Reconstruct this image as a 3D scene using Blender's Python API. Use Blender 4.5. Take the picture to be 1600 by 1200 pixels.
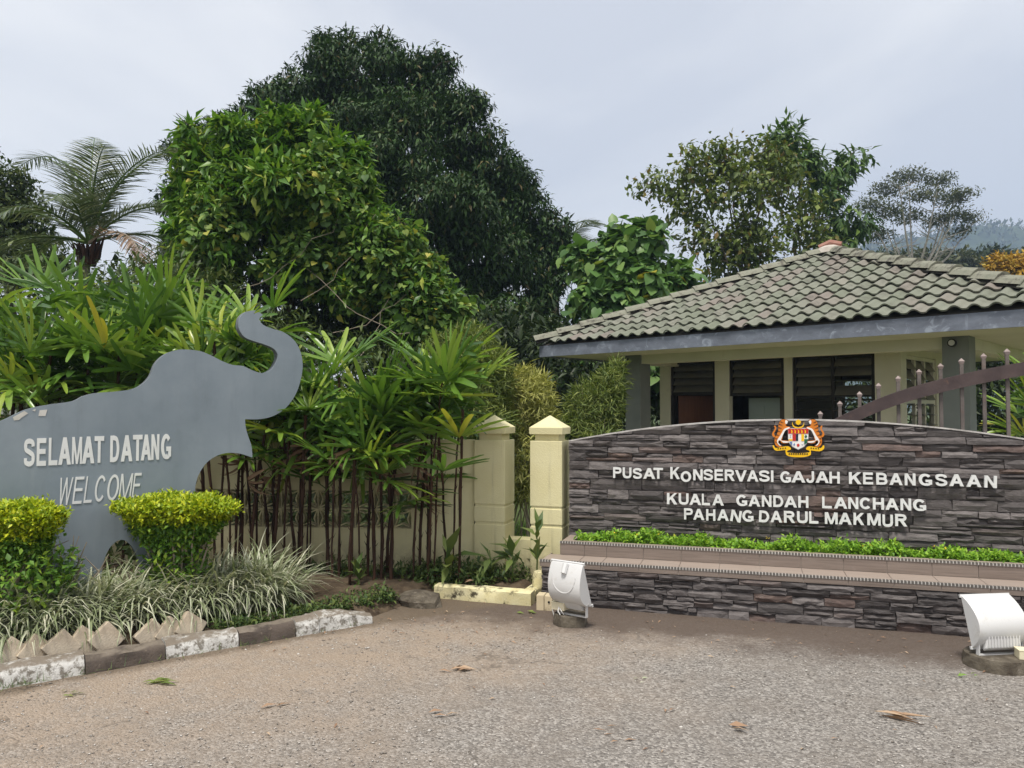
import bpy, bmesh, math, random
import numpy as np
from mathutils import Vector, Matrix
R = math.radians
rng = np.random.default_rng(7)
random.seed(7)
sc = bpy.context.scene
for o in list(bpy.data.objects):
    bpy.data.objects.remove(o)
COL = sc.collection

# ------------------------------------------------------------------ camera
PITCH = math.atan(40 / 1200)
CAMZ = 1.6
cd = bpy.data.cameras.new('camera')
cd.sensor_width = 36; cd.lens = 27.0; cd.clip_start = 0.05; cd.clip_end = 5000
cam = bpy.data.objects.new('camera', cd); COL.objects.link(cam)
cam.location = (0, 0, CAMZ); cam.rotation_euler = (math.pi / 2 + PITCH, 0, 0)
sc.camera = cam

# ------------------------------------------------------------------ light
SUN_EL, SUN_AZ = 66.0, 200.0         # azimuth measured clockwise from +Y
to_sun = Vector((math.sin(R(SUN_AZ)) * math.cos(R(SUN_EL)), math.cos(R(SUN_AZ)) * math.cos(R(SUN_EL)), math.sin(R(SUN_EL))))
sd = bpy.data.lights.new('sun', 'SUN'); sd.energy = 3.4; sd.angle = R(12); sd.color = (1, .95, .87)
sun = bpy.data.objects.new('sun', sd); COL.objects.link(sun); sun.location = (-6, -10, 20)
sun.rotation_euler = to_sun.to_track_quat('Z', 'Y').to_euler()
w = bpy.data.worlds.new('World'); sc.world = w; w.use_nodes = True
wn, wl = w.node_tree.nodes, w.node_tree.links
wn.clear()
wo = wn.new('ShaderNodeOutputWorld'); wb = wn.new('ShaderNodeBackground')
sky = wn.new('ShaderNodeTexSky'); sky.sky_type = 'NISHITA'; sky.sun_disc = False
sky.sun_elevation = R(SUN_EL); sky.sun_rotation = R(SUN_AZ); sky.dust_density = 4; sky.air_density = 1.2
tc = wn.new('ShaderNodeTexCoord')
mp = wn.new('ShaderNodeMapping'); mp.inputs['Scale'].default_value = (1, 1, 2.2); mp.inputs['Location'].default_value = (3.1, .4, .2)
nz = wn.new('ShaderNodeTexNoise'); nz.inputs['Scale'].default_value = 1.35; nz.inputs['Detail'].default_value = 7; nz.inputs['Roughness'].default_value = .5; nz.inputs['Distortion'].default_value = .5
rp = wn.new('ShaderNodeValToRGB')
rp.color_ramp.elements[0].position = .36; rp.color_ramp.elements[0].color = (6.7, 6.9, 7.5, 1)
rp.color_ramp.elements[1].position = .64; rp.color_ramp.elements[1].color = (9.9, 9.8, 9.7, 1)
mx = wn.new('ShaderNodeMix'); mx.data_type = 'RGBA'; mx.inputs[0].default_value = .9
wl.new(tc.outputs['Generated'], mp.inputs[0]); wl.new(mp.outputs[0], nz.inputs['Vector'])
wl.new(nz.outputs[0], rp.inputs[0]); wl.new(sky.outputs[0], mx.inputs[6]); wl.new(rp.outputs[0], mx.inputs[7])
wl.new(mx.outputs[2], wb.inputs[0]); wl.new(wb.outputs[0], wo.inputs[0])
wb.inputs[1].default_value = .105
vs = sc.view_settings
vs.view_transform = 'Standard'; vs.look = 'None'; vs.exposure = 0.16; vs.gamma = 1; vs.use_curve_mapping = False
sc.cycles.use_denoising = True
try: sc.cycles.denoiser = 'OPENIMAGEDENOISE'
except Exception: pass
sc.cycles.max_bounces = 6; sc.cycles.transparent_max_bounces = 4; sc.cycles.caustics_reflective = False; sc.cycles.caustics_refractive = False

# ------------------------------------------------------------------ helpers
def ray(u, v):
    dx, dz = (u - 800) / 1200, (600 - v) / 1200
    c, s = math.cos(PITCH), math.sin(PITCH)
    return Vector((dx, c - s * dz, s + c * dz))
def at(u, v, Y):
    r = ray(u, v); return Vector((0, 0, CAMZ)) + r * (Y / r.y)
def onz(u, v, z=0.0):
    r = ray(u, v); return Vector((0, 0, CAMZ)) + r * ((z - CAMZ) / r.z)
class Frame:
    """vertical reference plane: origin, x along it, y away from the viewer, z up"""
    def __init__(s, ox, oy, deg, oz=0):
        s.o = Vector((ox, oy, oz)); s.rz = R(deg)
        s.x = Vector((math.cos(s.rz), math.sin(s.rz), 0)); s.y = Vector((-math.sin(s.rz), math.cos(s.rz), 0))
    def w(s, x, y, z): return s.o + s.x * x + s.y * y + Vector((0, 0, z))
    def hit(s, u, v, yo=0.0):
        r = ray(u, v); p0 = s.o + s.y * yo
        t = (p0 - Vector((0, 0, CAMZ))).dot(s.y) / r.dot(s.y)
        p = Vector((0, 0, CAMZ)) + r * t
        return (p - s.o).dot(s.x), p.z - s.o.z

def link(o, parent=None):
    COL.objects.link(o)
    if parent is not None: o.parent = parent
    return o
def thing(name, label, cat, loc=(0, 0, 0), rz=0.0, group=None):
    o = bpy.data.objects.new(name, None); o.empty_display_size = .1
    link(o); o.location = loc; o.rotation_euler = (0, 0, rz)
    return tag(o, label, cat, group)
def tag(o, label=None, cat=None, group=None, kind=None):
    if label: o['label'] = label
    if cat: o['category'] = cat
    if group: o['group'] = group
    if kind: o['kind'] = kind
    return o
def mesh_obj(name, me, parent=None, loc=None, rot=None, scale=None):
    o = bpy.data.objects.new(name, me); link(o, parent)
    if loc is not None: o.location = loc
    if rot is not None: o.rotation_euler = rot
    if scale is not None: o.scale = scale
    return o
def np_mesh(name, V, F, mat, smooth=False):
    """V (n,3), F (m,k) all faces with k corners"""
    me = bpy.data.meshes.new(name)
    V = np.ascontiguousarray(V, dtype=np.float32); F = np.ascontiguousarray(F, dtype=np.int32)
    m, k = F.shape
    me.vertices.add(len(V)); me.vertices.foreach_set('co', V.ravel())
    me.loops.add(m * k); me.loops.foreach_set('vertex_index', F.ravel())
    me.polygons.add(m); me.polygons.foreach_set('loop_start', np.arange(m, dtype=np.int32) * k)
    if smooth: me.polygons.foreach_set('use_smooth', np.ones(m, dtype=bool))
    me.update(calc_edges=True)
    me.materials.append(mat)
    return me

class MB:
    """collects polygons of one part, then builds ONE mesh"""
    def __init__(s): s.v = []; s.f = []
    def add(s, vs, fs):
        n = len(s.v); s.v += [tuple(p) for p in vs]; s.f += [tuple(i + n for i in f) for f in fs]; return s
    def box(s, x0, x1, y0, y1, z0, z1):
        return s.add([(x0, y0, z0), (x1, y0, z0), (x1, y1, z0), (x0, y1, z0), (x0, y0, z1), (x1, y0, z1), (x1, y1, z1), (x0, y1, z1)],
                     [(0, 3, 2, 1), (4, 5, 6, 7), (0, 1, 5, 4), (1, 2, 6, 5), (2, 3, 7, 6), (3, 0, 4, 7)])
    def prism_xz(s, pts, y0, y1):
        """outline (x,z) counter-clockwise seen from the front (-y), extruded y0..y1"""
        n = len(pts)
        vs = [(x, y0, z) for x, z in pts] + [(x, y1, z) for x, z in pts]
        fs = [tuple(range(n)), tuple(range(2 * n - 1, n - 1, -1))]
        for i in range(n):
            j = (i + 1) % n; fs.append((i, i + n, j + n, j))
        return s.add(vs, fs)
    def frustum(s, cx, cy, w0, d0, z0, w1, d1, z1):
        a = [(cx - w0 / 2, cy - d0 / 2, z0), (cx + w0 / 2, cy - d0 / 2, z0), (cx + w0 / 2, cy + d0 / 2, z0), (cx - w0 / 2, cy + d0 / 2, z0)]
        b = [(cx - w1 / 2, cy - d1 / 2, z1), (cx + w1 / 2, cy - d1 / 2, z1), (cx + w1 / 2, cy + d1 / 2, z1), (cx - w1 / 2, cy + d1 / 2, z1)]
        return s.add(a + b, [(0, 3, 2, 1), (4, 5, 6, 7), (0, 1, 5, 4), (1, 2, 6, 5), (2, 3, 7, 6), (3, 0, 4, 7)])
    def tube(s, pts, rad, n=6, cap=True):
        pts = [Vector(p) for p in pts]
        if not hasattr(rad, '__len__'): rad = [rad] * len(pts)
        vs, fs = [], []
        ref = Vector((.31, .17, 1)).normalized()
        for i, p in enumerate(pts):
            d = (pts[min(i + 1, len(pts) - 1)] - pts[max(i - 1, 0)]).normalized()
            a = d.cross(ref)
            if a.length < .05: a = d.cross(Vector((1, 0, 0)))
            a.normalize(); b = d.cross(a)
            for k in range(n):
                t = 2 * math.pi * k / n
                vs.append(p + a * (rad[i] * math.cos(t)) + b * (rad[i] * math.sin(t)))
        for i in range(len(pts) - 1):
            for k in range(n):
                k2 = (k + 1) % n
                fs.append((i * n + k, i * n + k2, (i + 1) * n + k2, (i + 1) * n + k))
        if cap:
            fs.append(tuple(range(n - 1, -1, -1))); fs.append(tuple((len(pts) - 1) * n + k for k in range(n)))
        return s.add(vs, fs)
    def lathe(s, prof, n=20, cx=0, cy=0, jit=0):
        vs, fs = [], []
        for i, (r, z) in enumerate(prof):
            for k in range(n):
                t = 2 * math.pi * k / n; rr = r * (1 + jit * random.uniform(-1, 1))
                vs.append((cx + rr * math.cos(t), cy + rr * math.sin(t), z))
        for i in range(len(prof) - 1):
            for k in range(n):
                k2 = (k + 1) % n; fs.append((i * n + k, i * n + k2, (i + 1) * n + k2, (i + 1) * n + k))
        fs.append(tuple(range(n - 1, -1, -1))); fs.append(tuple((len(prof) - 1) * n + k for k in range(n)))
        return s.add(vs, fs)
    def mesh(s, name, mat, smooth=False, bevel=0):
        me = bpy.data.meshes.new(name); me.from_pydata(s.v, [], s.f); me.update()
        bm = bmesh.new(); bm.from_mesh(me)
        bmesh.ops.recalc_face_normals(bm, faces=bm.faces)
        if bevel:
            es = [e for e in bm.edges if len(e.link_faces) == 2 and e.calc_face_angle(0) > .5]
            bmesh.ops.bevel(bm, geom=es, offset=bevel, segments=2, affect='EDGES', profile=.6)
        bm.to_mesh(me); bm.free()
        if smooth:
            me.polygons.foreach_set('use_smooth', [True] * len(me.polygons))
            try: me.set_sharp_from_angle(angle=R(40))
            except Exception: pass
        me.materials.append(mat); return me
    def build(s, name, mat, parent=None, smooth=False, bevel=0, loc=None, rot=None):
        return mesh_obj(name, s.mesh(name, mat, smooth, bevel), parent, loc, rot)

def lin(r, g, b):
    f = lambda c: (c / 255 / 12.92) if c / 255 <= .04045 else ((c / 255 + .055) / 1.055) ** 2.4
    return (f(r), f(g), f(b), 1)

# ------------------------------------------------------------------ materials
class NT:
    def __init__(s, name):
        s.m = bpy.data.materials.new(name); s.m.use_nodes = True
        s.n, s.l = s.m.node_tree.nodes, s.m.node_tree.links
        s.b = s.n['Principled BSDF']; s.out = s.n['Material Output']
        s.tc = s.n.new('ShaderNodeTexCoord')
    def noise(s, scale, detail=5, rough=.6, vec=None, stretch=None, dist=0):
        t = s.n.new('ShaderNodeTexNoise'); t.inputs['Scale'].default_value = scale; t.inputs['Detail'].default_value = detail
        t.inputs['Roughness'].default_value = rough; t.inputs['Distortion'].default_value = dist
        v = vec or s.tc.outputs['Object']
        if stretch:
            q = s.n.new('ShaderNodeMapping'); q.inputs['Scale'].default_value = stretch; s.l.new(v, q.inputs[0]); v = q.outputs[0]
        s.l.new(v, t.inputs['Vector']); return t.outputs[0]
    def voro(s, scale, feat='F1', out='Distance', rnd=1.0):
        t = s.n.new('ShaderNodeTexVoronoi'); t.inputs['Scale'].default_value = scale; t.feature = feat; t.inputs['Randomness'].default_value = rnd
        s.l.new(s.tc.outputs['Object'], t.inputs['Vector']); return t.outputs[out]
    def ramp(s, fac, stops):
        r = s.n.new('ShaderNodeValToRGB'); e = r.color_ramp.elements
        while len(e) < len(stops): e.new(.5)
        for i, (p, c) in enumerate(stops):
            e[i].position = p; e[i].color = c if len(c) == 4 else (*c, 1)
        s.l.new(fac, r.inputs[0]); return r.outputs[0]
    def mix(s, a, b, fac, mode='MIX'):
        m = s.n.new('ShaderNodeMix'); m.data_type = 'RGBA'; m.blend_type = mode
        for val, idx in ((fac, 0), (a, 6), (b, 7)):
            if hasattr(val, 'links') or hasattr(val, 'is_linked'): s.l.new(val, m.inputs[idx])
            else: m.inputs[idx].default_value = val
        return m.outputs[2]
    def math(s, a, b, op):
        m = s.n.new('ShaderNodeMath'); m.operation = op
        for i, val in enumerate((a, b)):
            if hasattr(val, 'is_linked'): s.l.new(val, m.inputs[i])
            else: m.inputs[i].default_value = val
        return m.outputs[0]
    def maprange(s, v, a, b, c=0.0, d=1.0, smooth=True):
        m = s.n.new('ShaderNodeMapRange'); m.clamp = True
        if smooth: m.interpolation_type = 'SMOOTHSTEP'
        s.l.new(v, m.inputs[0])
        for i, q in enumerate((a, b, c, d)): m.inputs[i + 1].default_value = q
        return m.outputs[0]
    def objrand(s):
        return s.n.new('ShaderNodeObjectInfo').outputs['Random']
    def island(s):
        return s.n.new('ShaderNodeNewGeometry').outputs['Random Per Island']
    def bump(s, h, strength=.4, dist=.01):
        b = s.n.new('ShaderNodeBump'); b.inputs['Strength'].default_value = strength; b.inputs['Distance'].default_value = dist
        s.l.new(h, b.inputs['Height']); s.l.new(b.outputs[0], s.b.inputs['Normal']); return b
    def base(s, c):
        if hasattr(c, 'is_linked'): s.l.new(c, s.b.inputs['Base Color'])
        else: s.b.inputs['Base Color'].default_value = c if len(c) == 4 else (*c, 1)
        return s
    def rough(s, r, spec=None):
        if hasattr(r, 'is_linked'): s.l.new(r, s.b.inputs['Roughness'])
        else: s.b.inputs['Roughness'].default_value = r
        if spec is not None: s.b.inputs['Specular IOR Level'].default_value = spec
        return s

def plain(name, c1, c2=None, scale=4, rough=.7, bump=0, bscale=60, spec=.3, dirt=None, dscale=2.5, stretch=None, dlo=.52, dhi=.75):
    t = NT(name); c = c1
    if c2: c = t.ramp(t.noise(scale, stretch=stretch), [(.35, c1), (.65, c2)])
    if dirt: c = t.mix(c, dirt, t.maprange(t.noise(dscale, 8, .7, stretch=stretch), dlo, dhi))
    t.base(c).rough(rough, spec)
    if bump: t.bump(t.noise(bscale, 6, .65), bump, .008)
    return t.m

def leafmat(name, cols, rough=.45, trans=.3, spec=.4, use_obj=False):
    """cols: list of (position, colour) along a random value per leaf"""
    t = NT(name)
    f = t.island()
    if use_obj:
        f = t.math(t.math(f, .45, 'MULTIPLY'), t.math(t.objrand(), .55, 'MULTIPLY'), 'ADD')
    c = t.ramp(f, cols)
    t.base(c).rough(rough, spec)
    tr = t.n.new('ShaderNodeBsdfTranslucent'); t.l.new(t.mix(c, (1.0, 1.0, .35, 1), .6, 'MULTIPLY'), tr.inputs[0])
    ms = t.n.new('ShaderNodeMixShader'); ms.inputs[0].default_value = trans
    t.l.new(t.b.outputs[0], ms.inputs[1]); t.l.new(tr.outputs[0], ms.inputs[2]); t.l.new(ms.outputs[0], t.out.inputs[0])
    return t.m

MAT = {}
MAT['mango'] = leafmat('mango_leaf', [(0, (.016, .04, .009)), (.55, (.028, .066, .013)), (.93, (.05, .10, .02)), (1, (.13, .10, .04))], .5, .15, .25)
MAT['young'] = leafmat('young_leaf', [(0, (.05, .13, .016)), (.5, (.10, .22, .026)), (.9, (.20, .33, .04)), (1, (.36, .40, .06))], .4, .33)
MAT['vine'] = leafmat('vine_leaf', [(0, (.06, .13, .028)), (.6, (.135, .25, .045)), (.93, (.27, .36, .08)), (1, (.48, .42, .07))], .5, .3)
MAT['fine'] = leafmat('undergrowth_leaf', [(0, (.03, .055, .014)), (.6, (.065, .105, .025)), (1, (.13, .16, .045))], .55, .25)
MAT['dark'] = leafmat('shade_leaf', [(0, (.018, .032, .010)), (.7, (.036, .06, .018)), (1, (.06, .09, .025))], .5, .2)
MAT['macaranga'] = leafmat('broad_leaf', [(0, (.06, .13, .038)), (.6, (.115, .23, .055)), (.97, (.21, .33, .09)), (1, (.4, .36, .04))], .42, .3)
MAT['rambutan'] = leafmat('olive_leaf', [(0, (.065, .10, .02)), (.5, (.115, .165, .03)), (.85, (.19, .235, .042)), (1, (.22, .14, .045))], .5, .25)
MAT['rubber'] = leafmat('whorl_leaf', [(0, (.04, .09, .025)), (.6, (.075, .15, .035)), (1, (.16, .25, .05))], .45, .25)
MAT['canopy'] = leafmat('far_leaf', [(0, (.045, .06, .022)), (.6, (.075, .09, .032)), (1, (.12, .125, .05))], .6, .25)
MAT['golden'] = leafmat('golden_leaf', [(0, (.30, .17, .015)), (.6, (.50, .29, .02)), (1, (.36, .30, .04))], .6, .25)
MAT['topiary'] = leafmat('topiary_leaf', [(0, (.16, .26, .014)), (.5, (.36, .46, .016)), (1, (.60, .62, .03))], .5, .3)
MAT['topiary_low'] = leafmat('topiary_green_leaf', [(0, (.06, .14, .018)), (.6, (.12, .25, .028)), (1, (.30, .42, .04))], .5, .28)
MAT['striped'] = leafmat('striped_grass_blade', [(0, (.13, .17, .07)), (.4, (.28, .32, .18)), (.75, (.50, .52, .38)), (1, (.66, .64, .50))], .5, .2)
MAT['rhapis'] = leafmat('lady_palm_leaf', [(0, (.035, .085, .022)), (.38, (.085, .18, .028)), (.62, (.16, .29, .04)), (.86, (.31, .42, .06)), (.96, (.42, .46, .06)), (1, (.55, .36, .03))], .3, .32, .55, use_obj=True)
MAT['creeper'] = leafmat('groundcover_leaf', [(0, (.09, .21, .016)), (.5, (.20, .40, .028)), (1, (.36, .55, .06))], .5, .3)
MAT['weed'] = leafmat('weed_leaf', [(0, (.035, .07, .018)), (.6, (.075, .125, .03)), (1, (.16, .2, .05))], .55, .25)
MAT['bamboo_y'] = leafmat('yellow_bamboo_leaf', [(0, (.22, .24, .055)), (.5, (.40, .41, .11)), (1, (.58, .56, .21))], .55, .3)
MAT['bamboo_g'] = leafmat('pale_bamboo_leaf', [(0, (.07, .11, .025)), (.5, (.16, .22, .05)), (1, (.32, .36, .11))], .55, .3)
MAT['coconut'] = leafmat('coconut_leaflet', [(0, (.045, .07, .03)), (.6, (.09, .125, .055)), (1, (.22, .245, .15))], .32, .25, .6)
MAT['coconut_dry'] = leafmat('dry_palm_leaflet', [(0, (.16, .10, .06)), (.6, (.27, .18, .12)), (1, (.38, .27, .19))], .7, .15)
MAT['dry'] = leafmat('dry_leaf', [(0, (.20, .115, .07)), (.6, (.33, .21, .13)), (1, (.46, .34, .23))], .7, .1)
MAT['flower'] = leafmat('yellow_petal', [(0, (.7, .5, .02)), (1, (.85, .65, .05))], .5, .2)
MAT['bark'] = plain('bark', (.09, .07, .052, 1), (.17, .14, .11, 1), 9, .85, .6, 30)
MAT['pale_bark'] = plain('pale_bark', (.25, .22, .19, 1), (.40, .37, .33, 1), 3, .85, .4, 20)
MAT['twig'] = plain('dry_twig', (.24, .19, .14, 1), (.36, .31, .24, 1), 12, .85)
MAT['cane'] = plain('fibrous_cane', (.022, .014, .010, 1), (.095, .052, .035, 1), 14, .95, .9, 90, .1, stretch=(1, 1, .15))
MAT['cane_green'] = plain('green_petiole', (.06, .11, .025, 1), (.10, .16, .035, 1), 8, .5)
MAT['soil'] = plain('soil', (.055, .04, .028, 1), (.12, .09, .06, 1), 6, .95, .8, 40, .1, (.17, .13, .09, 1), 14)

def yellow_paint():
    t = NT('weathered_yellow_paint')
    c = t.ramp(t.noise(3, 6), [(.3, (.66, .60, .34, 1)), (.7, (.73, .68, .43, 1))])
    c = t.mix(c, (.22, .19, .10, 1), t.maprange(t.noise(5, 9, .75, stretch=(1, 1, .35)), .60, .82, 0, .75))
    c = t.mix(c, (.12, .105, .06, 1), t.maprange(t.noise(45, 4, .7), .68, .76, 0, .7))
    c = t.mix(c, (.30, .27, .17, 1), t.maprange(t.noise(7, 8, .7, stretch=(2.5, 2.5, .12)), .55, .74, 0, .45))
    sz = t.n.new('ShaderNodeSeparateXYZ'); t.l.new(t.tc.outputs['Object'], sz.inputs[0])
    spl = t.math(t.maprange(sz.outputs[2], .42, .02), t.maprange(t.noise(9, 8, .75), .34, .62), 'MULTIPLY')
    c = t.mix(c, (.17, .135, .085, 1), t.math(spl, .8, 'MULTIPLY'))
    t.base(c).rough(.8, .2)
    t.bump(t.noise(110, 5, .7), .7, .006); return t.m
MAT['yellow'] = yellow_paint()
MAT['mossy_yellow'] = plain('mossy_yellow_concrete', (.62, .55, .30, 1), (.70, .65, .42, 1), 8, .9, .7, 70, .1, (.07, .06, .04, 1), 9, None, .50, .64)
MAT['beige'] = plain('beige_plastic', (.55, .46, .30, 1), (.60, .51, .35, 1), 7, .6, .1, 40, .3, (.25, .19, .11, 1), 7)
MAT['cream_box'] = plain('cream_plastic', (.70, .64, .44, 1), (.74, .68, .50, 1), 7, .5, .05, 40, .4, (.35, .28, .17, 1), 9, None, .6, .8)
MAT['old_concrete'] = plain('old_dark_concrete', (.07, .058, .045, 1), (.15, .13, .10, 1), 11, .95, 1.0, 60, .1, (.24, .21, .17, 1), 18)
MAT['paver'] = plain('concrete_paver', (.46, .38, .29, 1), (.58, .50, .39, 1), 7, .9, .5, 90, .1, (.20, .16, .11, 1), 6, None, .56, .8)
MAT['white_metal'] = plain('white_enamel', (.60, .60, .595, 1), (.64, .64, .635, 1), 3, .4, 0, 40, .5, (.40, .37, .31, 1), 6, None, .52, .8)
MAT['steel'] = plain('dull_steel', (.3, .29, .28, 1), (.4, .39, .37, 1), 9, .45)
MAT['wire'] = plain('white_wire', (.75, .74, .72, 1), None, 4, .5)
MAT['black'] = plain('black_plastic', (.02, .02, .02, 1), None, 4, .5)

def kerb_paint(name, c1, c2, wear, lo, hi):
    t = NT(name)
    c = t.ramp(t.noise(7, 6), [(.35, c1), (.65, c2)])
    c = t.mix(c, wear, t.maprange(t.noise(22, 8, .75), lo, hi))
    c = t.mix(c, (.10, .085, .06, 1), t.maprange(t.noise(4, 8, .7), .56, .74, 0, .8))
    gm = t.n.new('ShaderNodeNewGeometry'); sx = t.n.new('ShaderNodeSeparateXYZ'); t.l.new(gm.outputs['Normal'], sx.inputs[0])
    worn = t.math(t.maprange(sx.outputs[2], .45, .85), t.maprange(t.noise(9, 8, .7), .30, .55), 'MULTIPLY')
    c = t.mix(c, t.mix((.15, .125, .095, 1), (.26, .22, .18, 1), t.noise(30, 6, .7)), worn)
    t.base(c).rough(.9, .15); t.bump(t.noise(60, 8, .7), .9, .01); return t.m
MAT['kerb_white'] = kerb_paint('worn_white_kerb_paint', (.58, .57, .54, 1), (.70, .69, .66, 1), (.20, .18, .15, 1), .46, .60)
MAT['kerb_black'] = kerb_paint('worn_black_kerb_paint', (.075, .062, .053, 1), (.13, .105, .088, 1), (.22, .18, .14, 1), .56, .72)

def stone_mat(name, k=1.0):
    t = NT(name)
    r = t.objrand()
    c = t.ramp(r, [(0, (.075 * k, .067 * k, .066 * k)), (.35, (.115 * k, .102 * k, .10 * k)), (.62, (.15 * k, .133 * k, .13 * k)), (.88, (.20 * k, .18 * k, .175 * k)), (.94, (.14 * k, .098 * k, .086 * k)), (1, (.165 * k, .118 * k, .10 * k))])
    c = t.mix(c, (.05, .042, .04, 1), t.maprange(t.noise(9, 8, .75, stretch=(1, 1, 3)), .42, .70, 0, .75))
    c = t.mix(c, (.33, .30, .29, 1), t.maprange(t.noise(16, 9, .8, stretch=(.8, 1, 2.6), dist=1.0), .55, .74, 0, .85))
    c = t.mix(c, (.6, .58, .56, 1), t.maprange(t.noise(5.5, 10, .85, stretch=(1, 1, 1.5)), .64, .78, 0, .65))
    t.base(c).rough(.72, .35)
    t.bump(t.noise(30, 9, .75, stretch=(.6, 1, 2.6)), 1.0, .012); return t.m
MAT['slate'] = stone_mat('ledge_stone')
MAT['slate_low'] = stone_mat('plinth_stone', .92)
MAT['mortar'] = plain('dark_mortar', (.03, .026, .025, 1), (.06, .052, .05, 1), 9, .95)
MAT['coping'] = plain('pale_mortar_edge', (.30, .285, .27, 1), (.46, .44, .42, 1), 12, .9, .5, 60)
def tile_wood(name, a, b):
    t = NT(name)
    r = t.objrand()
    c = t.ramp(t.noise(6, 6, .65, stretch=(.5, 9, 12)), [(.3, a), (.72, b)])
    c = t.mix(c, (.30, .25, .21, 1), t.math(r, .22, 'MULTIPLY'))
    c = t.mix(c, (.34, .29, .25, 1), t.maprange(t.noise(4, 8, .7), .58, .8, 0, .5))
    t.base(c).rough(.5, .4); return t.m
MAT['ledge_riser'] = tile_wood('wood_grain_tile', (.135, .105, .088, 1), (.25, .20, .17, 1))
MAT['ledge_tread'] = tile_wood('dusty_tread_tile', (.27, .215, .18, 1), (.36, .295, .25, 1))
MAT['grout'] = plain('tile_grout', (.42, .37, .33, 1), None, 4, .9)
MAT['nosing_pale'] = plain('nosing_pale', (.62, .60, .57, 1), None, 4, .6)
MAT['nosing_dark'] = plain('nosing_rib', (.12, .11, .10, 1), None, 4, .6)
MAT['letter'] = plain('off_white_acrylic', (.66, .67, .66, 1), (.74, .75, .74, 1), 10, .45, 0, 40, .4, (.45, .45, .44, 1), 14, None, .58, .8)
MAT['vinyl'] = plain('white_vinyl', (.66, .67, .67, 1), (.72, .73, .73, 1), 6, .5)
def ele_mat():
    t = NT('blue_grey_paint')
    c = t.ramp(t.noise(1.0, 7, .65), [(.32, (.165, .203, .238, 1)), (.68, (.25, .292, .332, 1))])
    c = t.mix(c, (.13, .155, .175, 1), t.maprange(t.noise(1.7, 7, .7, stretch=(1, 1, .45)), .50, .75, 0, .6))
    c = t.mix(c, (.42, .45, .47, 1), t.maprange(t.noise(38, 4, .8), .72, .8, 0, .5))
    c = t.mix(c, (.10, .11, .115, 1), t.maprange(t.noise(24, 3, .6), .73, .8, 0, .5))
    c = t.mix(c, (.115, .135, .15, 1), t.maprange(t.noise(5, 8, .7, stretch=(2.2, 1, .16)), .50, .80, 0, .32))
    c = t.mix(c, (.33, .36, .385, 1), t.maprange(t.noise(6, 8, .7, stretch=(1.2, 1, .25)), .56, .80, 0, .28))
    t.base(c).rough(t.maprange(t.noise(4, 6), .3, .7, .38, .62), .4); t.bump(t.noise(2.5, 3), .15, .02); return t.m
MAT['elephant'] = ele_mat()
MAT['elephant_edge'] = plain('shaded_edge_paint', (.10, .115, .13, 1), (.14, .155, .17, 1), 5, .6)  # shade on the board's edge put into the colour, darker than the face
MAT['peel'] = plain('bare_undercoat', (.50, .48, .44, 1), (.58, .56, .53, 1), 9, .8)
def rooftile():
    t = NT('concrete_roof_tile'); gp = t.n.new('ShaderNodeNewGeometry').outputs['Position']
    c = t.ramp(t.objrand(), [(0, (.165, .18, .135)), (.4, (.20, .212, .168)), (.7, (.215, .21, .175)), (.88, (.21, .182, .16)), (1, (.25, .26, .21))])
    c = t.mix(c, (.10, .095, .08, 1), t.maprange(t.noise(2.2, 9, .75, vec=gp), .46, .72, 0, .75))
    c = t.mix(c, (.075, .07, .06, 1), t.maprange(t.noise(14, 8, .75, vec=gp), .56, .74, 0, .7))
    c = t.mix(c, (.36, .37, .32, 1), t.maprange(t.noise(9, 8, .75, vec=gp), .58, .76, 0, .6))
    t.base(c).rough(.85, .2); t.bump(t.noise(70, 6, .7, vec=gp), .5, .006); return t.m
MAT['rooftile'] = rooftile()
MAT['hipcap'] = plain('lichened_cap_tile', (.20, .205, .16, 1), (.30, .295, .235, 1), 6, .9, .6, 50, .2, (.09, .085, .07, 1), 6, None, .46, .66)
MAT['terracotta'] = plain('terracotta_cap', (.27, .11, .08, 1), (.34, .19, .15, 1), 8, .8, .3, 50)
MAT['cap_mortar'] = plain('roof_mortar', (.40, .36, .31, 1), (.5, .46, .41, 1), 8, .9, .6, 40)
MAT['roof_dark'] = plain('roof_underlay', (.05, .045, .04, 1), (.09, .085, .07, 1), 5, .95)
def fascia():
    t = NT('weathered_grey_fascia')
    c = t.ramp(t.noise(2.2, 7, .7, stretch=(1, 1, 2)), [(.32, (.11, .122, .15, 1)), (.68, (.21, .235, .285, 1))])
    c = t.mix(c, (.34, .38, .44, 1), t.maprange(t.noise(5.5, 6, .65, dist=1.2), .52, .70, 0, .75))
    t.base(c).rough(.7, .3); return t.m
MAT['fascia'] = fascia()
MAT['cream'] = plain('cream_wall_paint', (.62, .60, .48, 1), (.68, .66, .53, 1), 2, .85, .2, 60, .2, (.42, .39, .30, 1), 3, (1, 1, .5), .55, .85)
MAT['soffit'] = plain('soffit_paint', (.66, .63, .51, 1), (.70, .67, .55, 1), 2, .85)
MAT['post_grey'] = plain('grey_green_post_paint', (.18, .195, .185, 1), (.22, .235, .22, 1), 2, .8, .2, 60)
MAT['window_black'] = plain('dark_timber_frame', (.014, .012, .011, 1), (.03, .026, .023, 1), 8, .6)
MAT['door_brown'] = plain('brown_door', (.10, .034, .014, 1), (.15, .055, .022, 1), 3, .5, 0, 30, .3, None, 2, (6, 6, .6))
MAT['door_white'] = plain('pale_door', (.33, .40, .38, 1), None, 4, .6)
MAT['inside'] = plain('interior_paint', (.09, .08, .065, 1), (.12, .105, .085, 1), 2, .9)
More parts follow.
